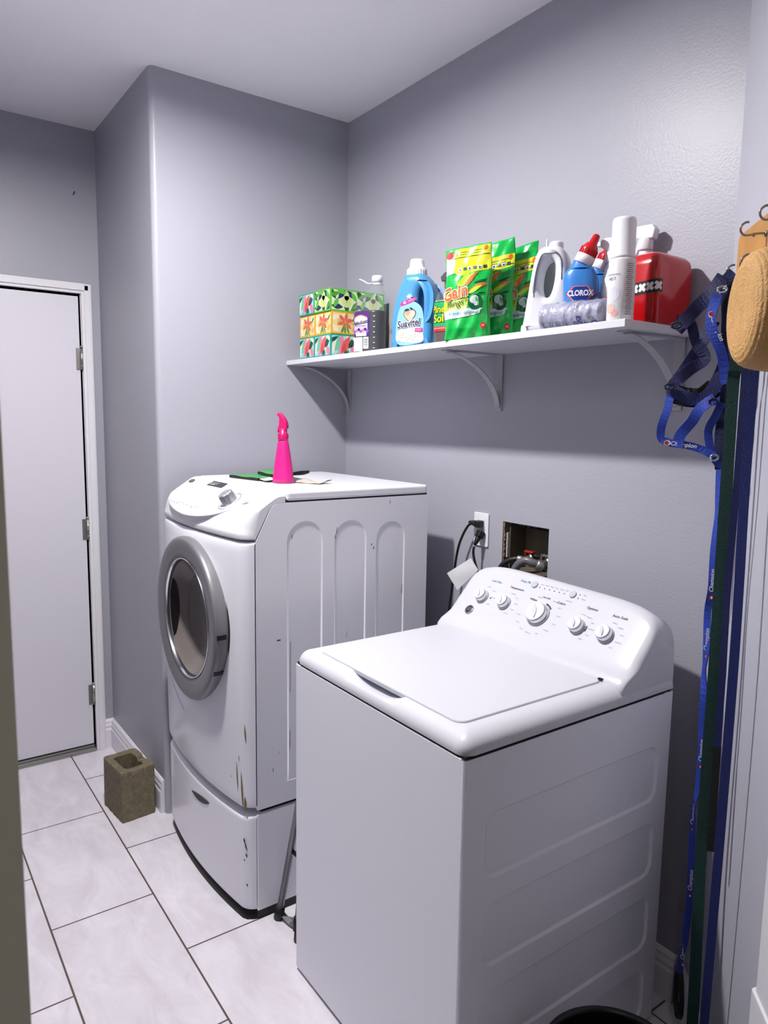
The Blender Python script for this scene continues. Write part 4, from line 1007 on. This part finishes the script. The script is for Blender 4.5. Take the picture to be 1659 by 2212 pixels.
for i in range(26): decal(m, rect(.028, .016+.0044*i, .018-.003*(i % 3), .0016), cf, .0004, Gm('can_text', '8a7a90'), .01)
text(m, 'Disinfecting', -.012, .104, .0075, cf, .0005, LGREY); text(m, 'MIST', -.014, .094, .010, cf, .0005, Gm('can_text', '8a7a90'))
decal(m, ell(-.008, .060, .014, .016), cf, .0004, Gm('can_pale_blue', 'dcdff0'), .008); decal(m, ell(-.016, .030, .012, .010), cf, .0005, Gm('can_peach', 'e4c8bc'), .008); decal(m, ell(-.004, .018, .008, .008), cf, .0005, Gm('can_pink', 'e8a8a0'), .008)
obj('label', m, t)

# ------------------------------------------------------------------ red box with black band of white crosses
t = place('gift_box', 'glossy red box with a black band of white crosses, at the right shelf end', 'box', 1.5315, -.088, 0)
REDG = mat('glossy_red', 'c80c12', .18, coat=.4)
X2, Y2 = .046, .072
m = MB()
tb = [(0, 0), (.004, .0), (.138, 0), (.154, .003), (.164, .010), (.170, .022)]
def rr(w_, d_, z, r=.012, n=5): return [(a, b, z) for a, b in rrect(-w_, -d_, w_, d_, r, n)]
m.rings([rr(X2-.002, Y2-.002, 0)]+[rr(X2-k, Y2-k, z, .012+k*.3) for z, k in tb[1:]]+[rr(X2-.030, Y2-.045, .171, .008)], REDG, True, (1, 1)); obj('box_body', m, t)
m = MB()
bl = .000
def bandf(s_, b, o=0):
    # s_ runs along the front, then around the corner
    L = X2-.012
    if s_ < L: return (s_, -Y2-o, b)
    q = (s_-L)/.012
    if q < pi/2: return (L+(.012+o)*sin(q), -Y2+.012-(.012+o)*cos(q), b)
    return (X2+o, -Y2+.012+(s_-L-.012*pi/2), b)
decal(m, [(-.042, .070), (.062, .074), (.062, .104), (-.042, .098)], bandf, .0008, Gm('band_black', '10140f'), .004)
for i in range(5):
    c = -.033+.0205*i; zc = .0840+.048*(c+.042)
    for a in (pi/4, -pi/4): decal(m, clip([(c+x*cos(a)-y*sin(a), zc+x*sin(a)+y*cos(a)) for x, y in rrect(-.0115, -.0040, .0115, .0040, .0035, 3)], -.042, 0, .062, 1) or rect(0, 0, .001, .001), bandf, .0014+.0003*(a > 0), WHITEP, .004)
obj('band', m, t)
m = MB(); m.add([(-.040, -Y2-.0004, .004), (-.0385, -Y2-.0004, .004), (-.0385, -Y2-.0004, .120), (-.040, -Y2-.0004, .120)], [(0, 1, 2, 3)], Gm('dark_red_seam', '4a0408')); obj('seam', m, t)

# ================================================================== ON THE DRYER
t = thing('spray_bottle', 'translucent hot pink spray bottle with a pink trigger head standing on the dryer top', 'spray bottle', (.475, -.545, DT), radians(30))
HP, HP2 = mat('hot_pink_plastic', 'f52d9a', .3, trans=.25), mat('deep_pink_plastic', 'd81a72', .3)
m = MB(); rs = []
for z, r in ((0, .034), (.002, .0365), (.018, .0365), (.022, .035), (.060, .0305), (.100, .0245), (.130, .0195), (.142, .0165), (.150, .014)):
    rs.append([(r*cos(a)*(1+.02*cos(8*a)), r*.85*sin(a)*(1+.02*cos(8*a)), z) for a in [2*pi*i/48 for i in range(48)]])
m.rings(rs, HP, True, (1, 1)); obj('bottle', m, t)
m = MB(); m.lathe([(.0165, .142), (.017, .146), (.0165, .162), (.013, .165), (.0125, .180)], HP2, 32)
for i in range(18): m.box((.0162, -.001, .146), (.0176, .001, .161), HP2, M=Matrix.Rotation(2*pi*i/18, 4, 'Z'))
obj('collar', m, t)
m = MB(); m.prism(catmull([(-.012, .176), (.013, .176), (.017, .190), (.012, .206), (.002, .220), (-.010, .230), (-.018, .229), (-.019, .222), (-.012, .214), (-.012, .196)], 4, True), -.0085, .0085, HP2, axis='y'); obj('spray_head', m, t, bevel=.003)
m = MB(); m.prism([(-.012, .196), (-.018, .180), (-.021, .166), (-.017, .165), (-.011, .178), (-.007, .196)], -.005, .005, HP2, axis='y'); obj('trigger', m, t, bevel=.0015)
# flattened green pouches and paper
def sheet(name, label, cat, pts, z, th, mt, loc, rz, grp=None, curl=0, mt2=None):
    m = MB(); n = 14
    def g(a, b):
        p = [lerp(lerp(pts[0][k], pts[1][k], a), lerp(pts[3][k], pts[2][k], a), b) for k in (0, 1)]
        return p
    top = lambda a, b: (*g(a, b), th+curl*(abs(2*a-1)**2)*b+.0012*sin(a*9+b*7)+.002*sin(b*pi))
    bot = lambda a, b: (*g(a, b), curl*(abs(2*a-1)**2)*b+.0005)
    m.grid(top, n, n, mt); m.grid(bot, n, n, mt2 or mt)
    for e in ((lambda a, b: tuple(lerp(p, q, b) for p, q in zip(top(a, 0), bot(a, 0)))), (lambda a, b: tuple(lerp(p, q, b) for p, q in zip(top(a, 1), bot(a, 1)))), (lambda a, b: tuple(lerp(p, q, b) for p, q in zip(top(0, a), bot(0, a)))), (lambda a, b: tuple(lerp(p, q, b) for p, q in zip(top(1, a), bot(1, a))))): m.grid(e, n, 1, mt2 or mt, False)
    return tag(obj(name, m, loc=loc, rotz=rz), label, cat, grp), m
GP = Gm('flat_pouch_green', '3aa84a', .3); TEALP = Gm('flat_pouch_teal', '3f8f7a', .3)
sheet('empty_pouch', 'flat green empty pouch lying lowest on the dryer top, left of the pink bottle', 'pouch', [(-.10, -.055), (.08, -.055), (.08, .055), (-.10, .055)], 0, .009, GP, (.285, -.545, DT+.0006), radians(8), 'flattened green pouches on the dryer top', mt2=BLACKP)
o, _ = sheet('empty_pouch', 'upper green empty pouch with pale print, folded over the lower one on the dryer', 'pouch', [(-.09, -.06), (.10, -.06), (.10, .06), (-.09, .06)], 0, .009, GP, (.325, -.470, DT+.0125), radians(-6), 'flattened green pouches on the dryer top', curl=.014, mt2=BLACKP)
m = MB()
for p, mt in ((leaf(.03, .0, .10, .05, .3), Gm('pale_print_on_green', 'bfe0b0')), (leaf(.07, -.03, .07, .03, .9), WHITEP), (leaf(-.02, .01, .04, .01, .2), PGL)): decal(m, p, lambda a, b, o: (a, b, .0135+o), .0012 if mt is WHITEP else .0006, mt, .02)
q = obj('pouch_print', m, o)
sheet('folded_paper', 'cream and brown paper scrap under the pink bottle, on its right side', 'paper', [(-.05, -.03), (.05, -.03), (.06, .03), (-.05, .03)], 0, .002, Gm('cream_paper', 'd9cfc0'), (.520, -.462, DT+.0006), radians(25), curl=.010, mt2=Gm('brown_paper', '7d6a58'))
sheet('paper_scrap', 'white paper scrap between the green pouches and the pink bottle', 'paper', [(-.05, -.025), (.05, -.025), (.05, .025), (-.05, .025)], 0, .002, WHITEP, (.395, -.560, DT+.0055), radians(-12), curl=.004)
#@@PART4
# ================================================================== WALL OUTLET, CORDS, WASHER HOOK-UP
t = thing('wall_outlet', 'white rectangular wall outlet above the gap between dryer and washer', 'outlet', (.854, 0, 1.166))
m = MB(); m.prism(rrect(-.0345, -.056, .0345, .056, .004, 3), -.006, -.0005, PLAST, axis='y'); obj('cover_plate', m, t, bevel=.0015)
m = MB(); m.prism(rrect(-.0165, -.033, .0165, .033, .002, 2), -.0085, -.006, mat('socket_white', 'dedee4', .3), axis='y'); obj('socket', m, t)
def cord(name, label, pts, plug, extra=None):
    t = thing(name, label, 'power cord', plug[0])
    o = Vector(plug[0])
    m = MB(); m.tube([Vector(p)-o for p in catmull(pts, 6)], .0042, BLACK, 10); c = obj('cable', m, t)
    m = MB(); P0, d = plug
    d = Vector(d).normalized()
    M = d.to_track_quat('Z', 'Y').to_matrix().to_4x4()
    m.box((-.013, -.011, -.004), (.013, .011, .018), BLACK, M=M); m.lathe([(.011, .018), (.008, .034), (.0055, .048)], BLACK, 16, M=M)
    obj('plug', m, t, bevel=.003)
    return t, o
cord('power_cord', 'black cord from the upper socket, looping down behind the dryer', [(.838, -.030, 1.186), (.822, -.034, 1.176), (.800, -.038, 1.140), (.782, -.040, 1.095), (.768, -.040, 1.03), (.756, -.040, .95), (.744, -.042, .86), (.730, -.045, .74), (.722, -.05, .55)], ((.868, -.022, 1.186), (-1, -.15, .05)))
t, o = cord('power_cord', 'short black cord with an angled plug in the lower socket and a white paper tag', [(.861, -.040, 1.112), (.860, -.042, 1.095), (.864, -.042, 1.075), (.872, -.040, 1.05), (.885, -.038, 1.02), (.90, -.035, .96), (.91, -.03, .85)], ((.866, -.016, 1.158), (-.1, -.5, -.9)))
m = MB()
tc_ = [Vector(p)-o for p in ((.868, -.060, 1.076), (.764, -.072, 1.008), (.826, -.078, .962), (.904, -.058, 1.042))]
def tg(a, b, d=0): p = tc_[0].lerp(tc_[1], a).lerp(tc_[3].lerp(tc_[2], a), b); return p+Vector((0, -.006*sin(pi*a)*sin(pi*b)-d, 0))
TAG = mat('paper_tag', 'dedee2', .6)
m.grid(lambda a, b: tg(a, b), 8, 8, TAG); m.grid(lambda a, b: tg(a, b, -.0006), 8, 8, TAG); obj('paper_tag', m, t)
t = thing('laundry_valve_box', 'cut-out wall recess with rough edges holding two water valves above the washer console', 'valve box', (HX0, 0, HZ0))
o = Vector((HX0, 0, HZ0)); BOXM = mat('recess_brown', '6e6552', .7, var=.3, vscale=14); CUT = mat('drywall_cut', '8d7d66', .9, bump=.8, bscale=70, var=.4, vscale=30)
m = MB(); m.box((HX0+.002, .084, HZ0+.002), (HX1-.002, .092, HZ1-.002), BOXM); m.box((HX1-.006, .012, HZ0+.002), (HX1-.002, .084, HZ1-.002), BOXM)
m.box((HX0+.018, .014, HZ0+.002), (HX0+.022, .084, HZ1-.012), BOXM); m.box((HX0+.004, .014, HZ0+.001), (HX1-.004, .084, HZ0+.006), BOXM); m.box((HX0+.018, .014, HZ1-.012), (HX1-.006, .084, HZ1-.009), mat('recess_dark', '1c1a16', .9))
obj('box_lining', m, t, origin=o, loc=(0, 0, 0))
m = MB(); rnd = random.Random(4)
for k in range(26):
    z = HZ0+.004+k*(HZ1-HZ0-.008)/26; m.box((HX0+.0005, .001+rnd.uniform(0, .003), z), (HX0+.004+rnd.uniform(0, .006), .013, z+.0068), CUT)
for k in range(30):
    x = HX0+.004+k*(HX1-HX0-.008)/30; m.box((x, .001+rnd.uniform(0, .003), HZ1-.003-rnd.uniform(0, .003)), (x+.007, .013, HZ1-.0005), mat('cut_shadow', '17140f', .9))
m.box((HX0+.016, .003, HZ0+.045), (HX0+.019, .012, HZ1-.035), WHITEP)
obj('rough_edge', m, t, origin=o, loc=(0, 0, 0))
BR = mat('brass', 'a89b78', .3, .9)
for x, z, hc in ((1.052, 1.092, mat('valve_handle_red', 'b0281e', .4)), (1.122, 1.090, mat('valve_handle_grey', '6a6c70', .4))):
    m = MB(); M = Matrix.Translation((x, .030, z))
    m.lathe([(.008, -.022), (.008, .020)], STEEL, 16, M=M); R = M @ Matrix.Rotation(radians(90), 4, 'X')
    m.lathe([(.010, -.030), (.010, .010), (.0135, .012), (.0135, .026), (.010, .030)], STEEL, 18, M=R); v = obj('valve', m, t, origin=o, loc=(0, 0, 0))
    m = MB(); m.box((x-.020, .018, z+.022), (x+.014, .034, z+.028), hc); m.box((x-.020, .018, z+.010), (x-.016, .034, z+.028), hc); obj('valve_handle', m, v, origin=o, loc=(0, 0, 0), bevel=.002)
HB, HG = mat('hose_black', '16161a', .45), mat('hose_grey', '6c6a70', .35)
def hose(label, pts, r, mt):
    m = MB(); P = catmull(pts, 8); m.tube(P, r, mt, 14)
    a, b = Vector(P[0]), Vector(P[3]); M = Matrix.Translation(a) @ (b-a).to_track_quat('Z', 'Y').to_matrix().to_4x4()
    m2 = MB(); m2.lathe([(r*1.25, -.004), (r*1.35, .002), (r*1.35, .014), (r*1.05, .018)], STEEL, 20, M=M)
    th = thing('water_hose', label, 'hose', pts[0]); obj('hose', m, th, origin=Vector(pts[0]), loc=(0, 0, 0)); obj('hose_fitting', m2, th, origin=Vector(pts[0]), loc=(0, 0, 0))
hose('thin black water hose curving left out of the wall recess behind the washer', [(1.048, -.006, 1.096), (1.030, -.020, 1.096), (1.005, -.032, 1.084), (.985, -.040, 1.06), (.975, -.045, 1.0), (.972, -.045, .85)], .0085, HB)
hose('thick grey water hose arching out of the wall recess behind the washer', [(1.128, -.006, 1.088), (1.110, -.026, 1.098), (1.088, -.036, 1.102), (1.066, -.044, 1.086), (1.052, -.048, 1.05), (1.045, -.048, .95), (1.045, -.048, .85)], .0125, HG)

# ================================================================== CONCRETE BLOCK
t = thing('concrete_block', 'brown hollow concrete block standing on the tiles between the door and the dryer', 'block', (-.128, -.906, 0), radians(6))
CON = mat('concrete', '8e826a', .95, bump=.9, bscale=260, var=.3, vscale=70)
m = MB(); rnd = random.Random(9); n = 10
def jag(x, y, z): return (x+rnd.uniform(-.0012, .0012), y+rnd.uniform(-.0012, .0012), z)
outr = rrect(-.094, -.066, .094, .066, .006, 2); inr = rrect(-.062, -.038, .062, .036, .012, 2)
def dens(p, k):
    r = []
    for i in range(len(p)):
        a, b = p[i], p[(i+1) % len(p)]; q = max(1, int(math.dist(a, b)/.015))
        for j in range(q): r.append((lerp(a[0], b[0], j/q), lerp(a[1], b[1], j/q)))
    return r
def resample(p, N):
    p = p+[p[0]]; L = [0]
    for a, b in zip(p, p[1:]): L.append(L[-1]+math.dist(a, b))
    r = []; j = 0
    for i in range(N):
        s_ = L[-1]*i/N
        while L[j+1] < s_: j += 1
        t_ = (s_-L[j])/(L[j+1]-L[j]+1e-12); r.append((lerp(p[j][0], p[j+1][0], t_), lerp(p[j][1], p[j+1][1], t_)))
    return r
N = 56; O_, I_ = resample(outr, N), resample(inr, N)
topz = [.196+rnd.uniform(-.0015, .0015)-(.008 if abs(a-.0) < .02 and b > .05 else 0) for a, b in O_]
rs = [[jag(a, b, 0) for a, b in O_]]+[[jag(a*(1.0), b, z) for a, b in O_] for z in (.03, .07, .11, .15, .185)]+[[(a*.985, b*.985, topz[i]) for i, (a, b) in enumerate(O_)]]+[[(a, b, topz[i]-.001) for i, (a, b) in enumerate(I_)]]+[[jag(a, b, z) for a, b in I_] for z in (.18, .12, .05, .004)]
m.rings(rs, CON, False, (1, 1))
obj('block_body', m, t)
m = MB(); m.prism([(-.106, -.03), (-.092, -.05), (-.092, .01)], .06, .085, CON); obj('mortar_lump', m, t, bevel=.003)

# ================================================================== FOLDED METAL FRAME BETWEEN THE MACHINES
t = thing('folded_stand', 'folded stand with grey tube legs and black feet, leaning between dryer and washer', 'stand', (.85, -.70, 0))
o = Vector((.85, -.70, 0)); TUB = mat('grey_tube', '77777c', .35, .6)
for a, b, r in (((.772, -.716, .022), (.945, -.688, .74), .0105), ((.846, -.694, .022), (.915, -.676, .74), .009), ((.890, -.712, .022), (.955, -.700, .74), .0105)):
    m = MB(); a, b = Vector(a), Vector(b); m.tube([a, b], r, TUB, 16); leg = obj('leg', m, t, origin=o, loc=(0, 0, 0))
    m = MB(); d = (b-a).normalized(); m.tube([a-d*.021, a-d*.018, a+d*.020], [r*1.1, r*1.5, r*1.4], BLACK, 16); obj('foot_cap', m, leg, origin=o, loc=(0, 0, 0))
m = MB(); m.tube([(.825, -.704, .25), (.905, -.702, .25)], .006, BLACK, 10); m.ribbon([(.775, -.712, .02), (.82, -.704, .012), (.85, -.696, .014)], .014, .003, TUB, (0, -.3, 1)); obj('cross_brace', m, t, origin=o, loc=(0, 0, 0))

# ================================================================== WASTE BIN BESIDE THE WASHER
bx, by, bz, brd = 1.868, -.558, .300, .140
t = thing('waste_bin', 'round black waste bin on the floor beside the washer, its rim just in view', 'bin', (bx, by, 0))
BINM = mat('bin_black', '0c0d10', .35)
m = MB(); m.lathe([(.105, 0), (.112, .004), (brd-.002, bz-.012), (brd+.004, bz-.010), (brd+.004, bz), (brd-.004, bz+.001), (brd-.006, bz-.012), (.108, .008), (.001, .008)], BINM, 64, cap=(1, 0)); obj('bin_body', m, t)
def crumple(name, label, x, y, z, r, mt, seed):
    rnd = random.Random(seed); m = MB(); ph = [(rnd.uniform(1.5, 5), rnd.uniform(1.5, 5), rnd.uniform(0, 6)) for _ in range(7)]
    def f(a, b):
        th, ph_ = 2*pi*a, pi*b; d = Vector((cos(th)*sin(ph_), sin(th)*sin(ph_), cos(ph_)))
        k = 1+sum(.10*abs(sin(p*d.x*2+q*d.y*2+s_+d.z*3)) for p, q, s_ in ph)-.3
        return d*r*k
    m.grid(f, 40, 24, mt, smooth=False); return tag(obj(name, m, loc=(x, y, z)), label, 'paper' if 'paper' in name else 'bag')
crumple('crumpled_paper', 'crumpled brownish paper sticking up out of the black waste bin', bx+.045, by+.055, .270, .046, mat('crumpled_brown', '8a7872', .8), 3)

# ================================================================== COAT RACK, HAT, HARNESS AND LEASHES ON THE SLANTING WALL
def dwo(p): return DW(*p)
ro = DW(.40, 0, 1.87)
t = thing('coat_rack', 'light wooden coat rack board with bent steel hooks, behind the straw hat', 'coat rack', ro)
WOOD = mat('rack_wood', 'd79c52', .45, var=.18, vscale=18)
m = MB()
pl = [(.104, 1.822), (.098, 1.835), (.098, 1.922), (.106, 1.932), (.76, 1.932), (.76, 1.822)]
vs = [dwo((s_, .001, z)) for s_, z in pl]+[dwo((s_, .019, z)) for s_, z in pl]; n = len(pl)
m.add(vs, [tuple(range(n)), tuple(range(n, 2*n))]+[(i, (i+1) % n, n+(i+1) % n, n+i) for i in range(n)], WOOD); obj('board', m, t, origin=ro, loc=(0, 0, 0), bevel=.002)
WIRE = mat('hook_steel', '8f9096', .25, .9)
def hook(s_, z, up=1):
    m = MB(); pts = [(s_, .018, z), (s_+.002, .034, z), (s_+.004, .050, z-.003), (s_+.005, .061, z-.003), (s_+.006, .0675, z+.004), (s_+.007, .0675, z+.013), (s_+.008, .061, z+.019), (s_+.009, .054, z+.020)]
    m.tube([dwo(p) for p in catmull(pts, 5)], .0022, WIRE, 10)
    m2 = dwo((s_, .0195, z)); m.lathe([(.006, 0), (.006, .0015), (.003, .003)], WIRE, 16, M=Matrix.Translation(m2) @ Vector((-1, -1, 0)).to_track_quat('Z', 'Y').to_matrix().to_4x4())
    obj('hook', m, t, origin=ro, loc=(0, 0, 0))
for s_ in (.279, .39): hook(s_, 1.893)
for s_ in (.205, .30): hook(s_, 1.828)
for s_ in (.205,):
    m = MB(); m.lathe([(.0045, 0), (.004, .002), (.001, .003)], WIRE, 16, M=Matrix.Translation(dwo((s_, .0195, 1.909))) @ Vector((-1, -1, 0)).to_track_quat('Z', 'Y').to_matrix().to_4x4()); obj('screw', m, t, origin=ro, loc=(0, 0, 0))
# straw hat, crown pointing away from the wall
STRAW = mat('straw', 'd9a868', .7, bump=.7, bscale=260, var=.15, vscale=60)
hc_ = DW(.572, .0262, 1.706)
ax = Vector((-1, -1, 0)).normalized()
M = Matrix.Translation(Vector((0, 0, 0))) @ ax.to_track_quat('Z', 'Y').to_matrix().to_4x4() @ Matrix.Rotation(radians(0), 4, 'Z')
prof = []
key = [(.001, .112), (.025, .113), (.050, .114), (.066, .111), (.075, .103), (.080, .090), (.083, .070), (.086, .045), (.089, .022), (.094, .010), (.105, .004), (.125, .001), (.145, .001), (.158, .006)]
L = 0; P = catmull(key, 10)
for i, p in enumerate(P):
    if i: L += math.dist(p, P[i-1])
    a = P[max(0, i-1)]; b = P[min(len(P)-1, i+1)]; tt = Vector((b[0]-a[0], b[1]-a[1])).normalized(); nn_ = Vector((-tt.y, tt.x))
    w_ = .0010*abs(sin(L/.0075*pi)); prof.append((max(.0008, p[0]*1.16+abs(nn_.x)*w_), p[1]+abs(nn_.y)*w_))
m = MB(); m.lathe(prof, STRAW, 96, M=M, cap=(0, 0)); m.lathe([(max(.0005, r-.0022), z-.0022) for r, z in prof], STRAW, 96, M=M, cap=(0, 0)); m.lathe([prof[-1], (prof[-1][0]-.0022, prof[-1][1]-.0022)], STRAW, 96, M=M, cap=(0, 0))
tag(obj('straw_hat', m, loc=hc_), 'tan woven straw hat with ridged crown hanging over the coat rack at the right edge', 'hat')

TOCAM = Vector((.5109, -.8596, 0)); LEFT = Vector((-.8596, -.5109, 0))
NAVYW, BLUEW, GREENW, BLKW = mat('navy_webbing', '101c5a', .6, bump=.4, bscale=400), mat('royal_webbing', '2a48b8', .5, bump=.3, bscale=400), mat('dark_green_webbing', '0d3a36', .7, bump=.4, bscale=400), mat('black_webbing', '0c0c12', .6)
BLUE2 = mat('blue_webbing', '14256e', .6, bump=.4, bscale=400)
def leash(label, pts, width, mt, loc0, mts=None, name='dog_leash'):
    P = [dwo(p) for p in catmull(pts, 4)]; th = thing(name, label, 'leash', P[0])
    m = MB(); m.ribbon([p-P[0] for p in P], width, .0028, mt, TOCAM); s_ = obj('strap', m, th)
    return th, P, s_
leash('wide dark green leash hanging from rack to floor, just right of the lettered leash', [(.273, .05, 1.84), (.273, .055, 1.65), (.264, .055, 1.598), (.270, .055, 1.395), (.274, .055, 1.185), (.280, .055, .999), (.280, .055, .644), (.308, .055, .286), (.315, .055, .06)], .0235, GREENW, 0)
th, P, s_ = leash('short navy strap with a dark patterned end, hanging between the green and plain blue leashes', [(.300, .036, 1.84), (.293, .042, 1.648), (.291, .042, 1.597), (.292, .042, 1.397), (.284, .042, 1.188), (.293, .042, 1.005), (.294, .042, .845)], .0135, NAVYW, 0)
m = MB(); Q = [dwo(p)-P[0] for p in ((.294, .042, .850), (.299, .042, .724), (.303, .042, .620))]; m.ribbon(Q, .0155, .004, BLKW, TOCAM)
GD = mat('dull_gold_dots', '5a4020', .6)
for k in range(34):
    p = Q[0].lerp(Q[2], .03+.94*k/34)+TOCAM*.0024+LEFT*(.0045*((k % 3)-1)); m.add([p+LEFT*.0012, p+Vector((0, 0, .0012)), p-LEFT*.0012, p-Vector((0, 0, .0012))], [(0, 1, 2, 3)], GD)
tag(obj('strap_end', m, th), 'black strap end with dull dots')
leash('plain blue leash hanging straight to the floor, rightmost of the leashes', [(.360, .042, 1.84), (.356, .045, 1.643), (.354, .045, 1.594), (.354, .045, 1.402), (.364, .045, 1.206), (.369, .045, 1.031), (.367, .045, .698), (.359, .045, .328), (.355, .045, .06)], .0178, BLUE2, 0)
pts = [(.185, .06, 1.80), (.160, .05, 1.70), (.147, .045, 1.62), (.169, .045, 1.481), (.183, .045, 1.381), (.181, .045, 1.32), (.177, .045, 1.238), (.181, .045, 1.166), (.165, .045, 1.109), (.175, .045, 1.027), (.170, .045, .971), (.180, .045, .921), (.185, .045, .857), (.193, .045, .795), (.189, .045, .705), (.167, .045, .648), (.173, .045, .56), (.184, .045, .475), (.183, .045, .381), (.169, .045, .30), (.150, .045, .246), (.150, .045, .21)]
P = [dwo(p) for p in catmull(pts, 4)]; th = thing('dog_leash', 'thin twisted bright blue lettered leash ending in a loop, leftmost of the leashes', 'leash', P[0])
m = MB(); nr = [ (TOCAM*(.35+.65*abs(sin(i*.16)))+LEFT*(1-abs(sin(i*.16)))*.9) for i in range(len(P))]; m.ribbon([p-P[0] for p in P], .0150, .0030, BLUEW, nr); st_ = obj('strap', m, th)
m = MB(); lp = [(.150, .045, .215), (.135, .045, .19), (.128, .045, .155), (.135, .045, .12), (.158, .045, .102), (.178, .045, .12), (.183, .045, .155), (.172, .045, .19), (.158, .045, .215)]
m.ribbon([dwo(p)-P[0] for p in catmull(lp, 4)], .012, .003, BLKW, TOCAM+Vector((0, 0, .2))); obj('handle_loop', m, th)
for z in (1.19, 1.05, .80, .62, .47, .29):
    m = MB(); k = min(range(len(P)), key=lambda i: abs(P[i].z-z)); c = P[k]-P[0]+TOCAM*.0035
    f = lambda a, b, o_=0, c=c: c+LEFT*(-a)+Vector((0, 0, b))+TOCAM*o_
    text(m, 'Champion', .0, .0, .0125, f, .0, WHITEP, bold=.02, shear=.2, rot=pi/2); decal(m, ell(0, -.038, .0040, .0050), f, 0, REDP, 1); decal(m, ell(.0012, -.038, .0022, .003), f, .0006, WHITEP, 1)
    obj('lettering', m, th)
# harness
Hh = Vector((1.7697, -.2178, 1.811)); base = Vector((1.7697, -.2178, 1.811))
th = thing('dog_harness', 'tangled royal blue and black dog harness hanging from the left end of the coat rack', 'harness', base)
def strip(name, pts, width, mt, d=0, lab=None):
    pts = [Vector(p)-base+TOCAM*d for p in catmull(pts, 5)]
    n = len(pts); nr = [TOCAM+Vector((0, 0, .25*sin(i*.5)))+LEFT*.25*sin(i*.37) for i in range(n)]
    m = MB(); m.ribbon(pts, width, .003, mt, nr); q = obj(name, m, th)
    if lab: q['label'] = lab
    return q
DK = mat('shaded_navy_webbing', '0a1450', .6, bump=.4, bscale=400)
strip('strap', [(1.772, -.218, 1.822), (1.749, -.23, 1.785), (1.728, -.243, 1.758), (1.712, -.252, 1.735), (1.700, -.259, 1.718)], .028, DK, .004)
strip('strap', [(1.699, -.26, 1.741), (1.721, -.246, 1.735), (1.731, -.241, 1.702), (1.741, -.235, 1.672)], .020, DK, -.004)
strip('strap', [(1.762, -.222, 1.735), (1.746, -.232, 1.696), (1.732, -.24, 1.668), (1.719, -.248, 1.64), (1.706, -.256, 1.616), (1.696, -.262, 1.600)], .022, NAVYW, .002)
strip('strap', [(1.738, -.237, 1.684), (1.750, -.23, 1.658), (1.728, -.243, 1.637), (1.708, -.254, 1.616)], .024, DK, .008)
strip('strap', [(1.694, -.262, 1.600), (1.709, -.254, 1.588), (1.733, -.239, 1.575), (1.760, -.224, 1.585), (1.780, -.212, 1.634), (1.788, -.207, 1.690)], .026, NAVYW, .006)
strip('chest_pad', [(1.700, -.259, 1.588), (1.722, -.246, 1.580), (1.748, -.230, 1.580), (1.770, -.218, 1.600)], .040, BLKW, .000, 'black chest pad')
strip('strap', [(1.699, -.26, 1.602), (1.694, -.263, 1.558), (1.685, -.268, 1.519), (1.6845, -.268, 1.497), (1.690, -.265, 1.488)], .017, BLUEW, .004)
strip('strap', [(1.686, -.268, 1.490), (1.703, -.257, 1.483), (1.735, -.239, 1.478), (1.766, -.22, 1.465), (1.783, -.21, 1.448)], .016, BLUEW, .007)
strip('strap', [(1.772, -.217, 1.578), (1.750, -.23, 1.558), (1.736, -.238, 1.529), (1.718, -.248, 1.5), (1.714, -.250, 1.474)], .022, BLUEW, .011)
strip('strap', [(1.764, -.222, 1.786), (1.755, -.226, 1.738), (1.765, -.221, 1.7), (1.778, -.213, 1.663), (1.787, -.207, 1.606)], .020, BLUEW, .010)
strip('strap', [(1.783, -.21, 1.568), (1.774, -.215, 1.54), (1.764, -.221, 1.511), (1.77, -.218, 1.472), (1.783, -.21, 1.444), (1.795, -.203, 1.439)], .016, BLUEW, .002)
strip('strap', [(1.772, -.215, 1.830), (1.786, -.208, 1.812), (1.790, -.206, 1.775), (1.788, -.207, 1.727), (1.777, -.213, 1.672)], .024, NAVYW, -.006)
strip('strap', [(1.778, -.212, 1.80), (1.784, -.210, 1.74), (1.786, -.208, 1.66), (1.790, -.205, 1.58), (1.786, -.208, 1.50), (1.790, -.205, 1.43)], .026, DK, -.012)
for k, (p, w_) in enumerate((((1.699, -.259, 1.727), .024), ((1.694, -.262, 1.601), .022), ((1.770, -.217, 1.795), .022), ((1.768, -.218, 1.570), .020), ((1.776, -.212, 1.455), .018))):
    m = MB(); c = Vector(p)-base+TOCAM*.014
    pts = [c+LEFT*(w_*.40*cos(a))+Vector((0, 0, .006*sin(a))) for a in [2*pi*i/12 for i in range(12)]]
    m.tube(pts+[pts[0]], .0022, (BLKW, BLKW, CHROME, BLKW, CHROME)[k], 8); tag(obj('buckle', m, th), 'chrome ring' if k in (2, 4) else 'black plastic buckle')
m = MB()
def hf(cx, cz, rot): return lambda a, b, o_=0: Vector((0, 0, 0))+LEFT*(-(cx+a*cos(rot)-b*sin(rot)))+Vector((0, 0, cz+a*sin(rot)+b*cos(rot)))+TOCAM*(.0115+o_)
for cx, cz, rot in ((-.055, -.331, -.10), (-.004, -.092, -1.15)):
    f = hf(cx, cz, rot); decal(m, ell(-.030, 0, .0068, .0058), f, 0, WHITEP, 1); decal(m, ell(-.0315, .0, .0042, .0042), f, .0005, REDP, 1); text(m, 'Champion', .002, 0, .0125, f, .0003, WHITEP, bold=.02, shear=.2)
obj('lettering', m, th)
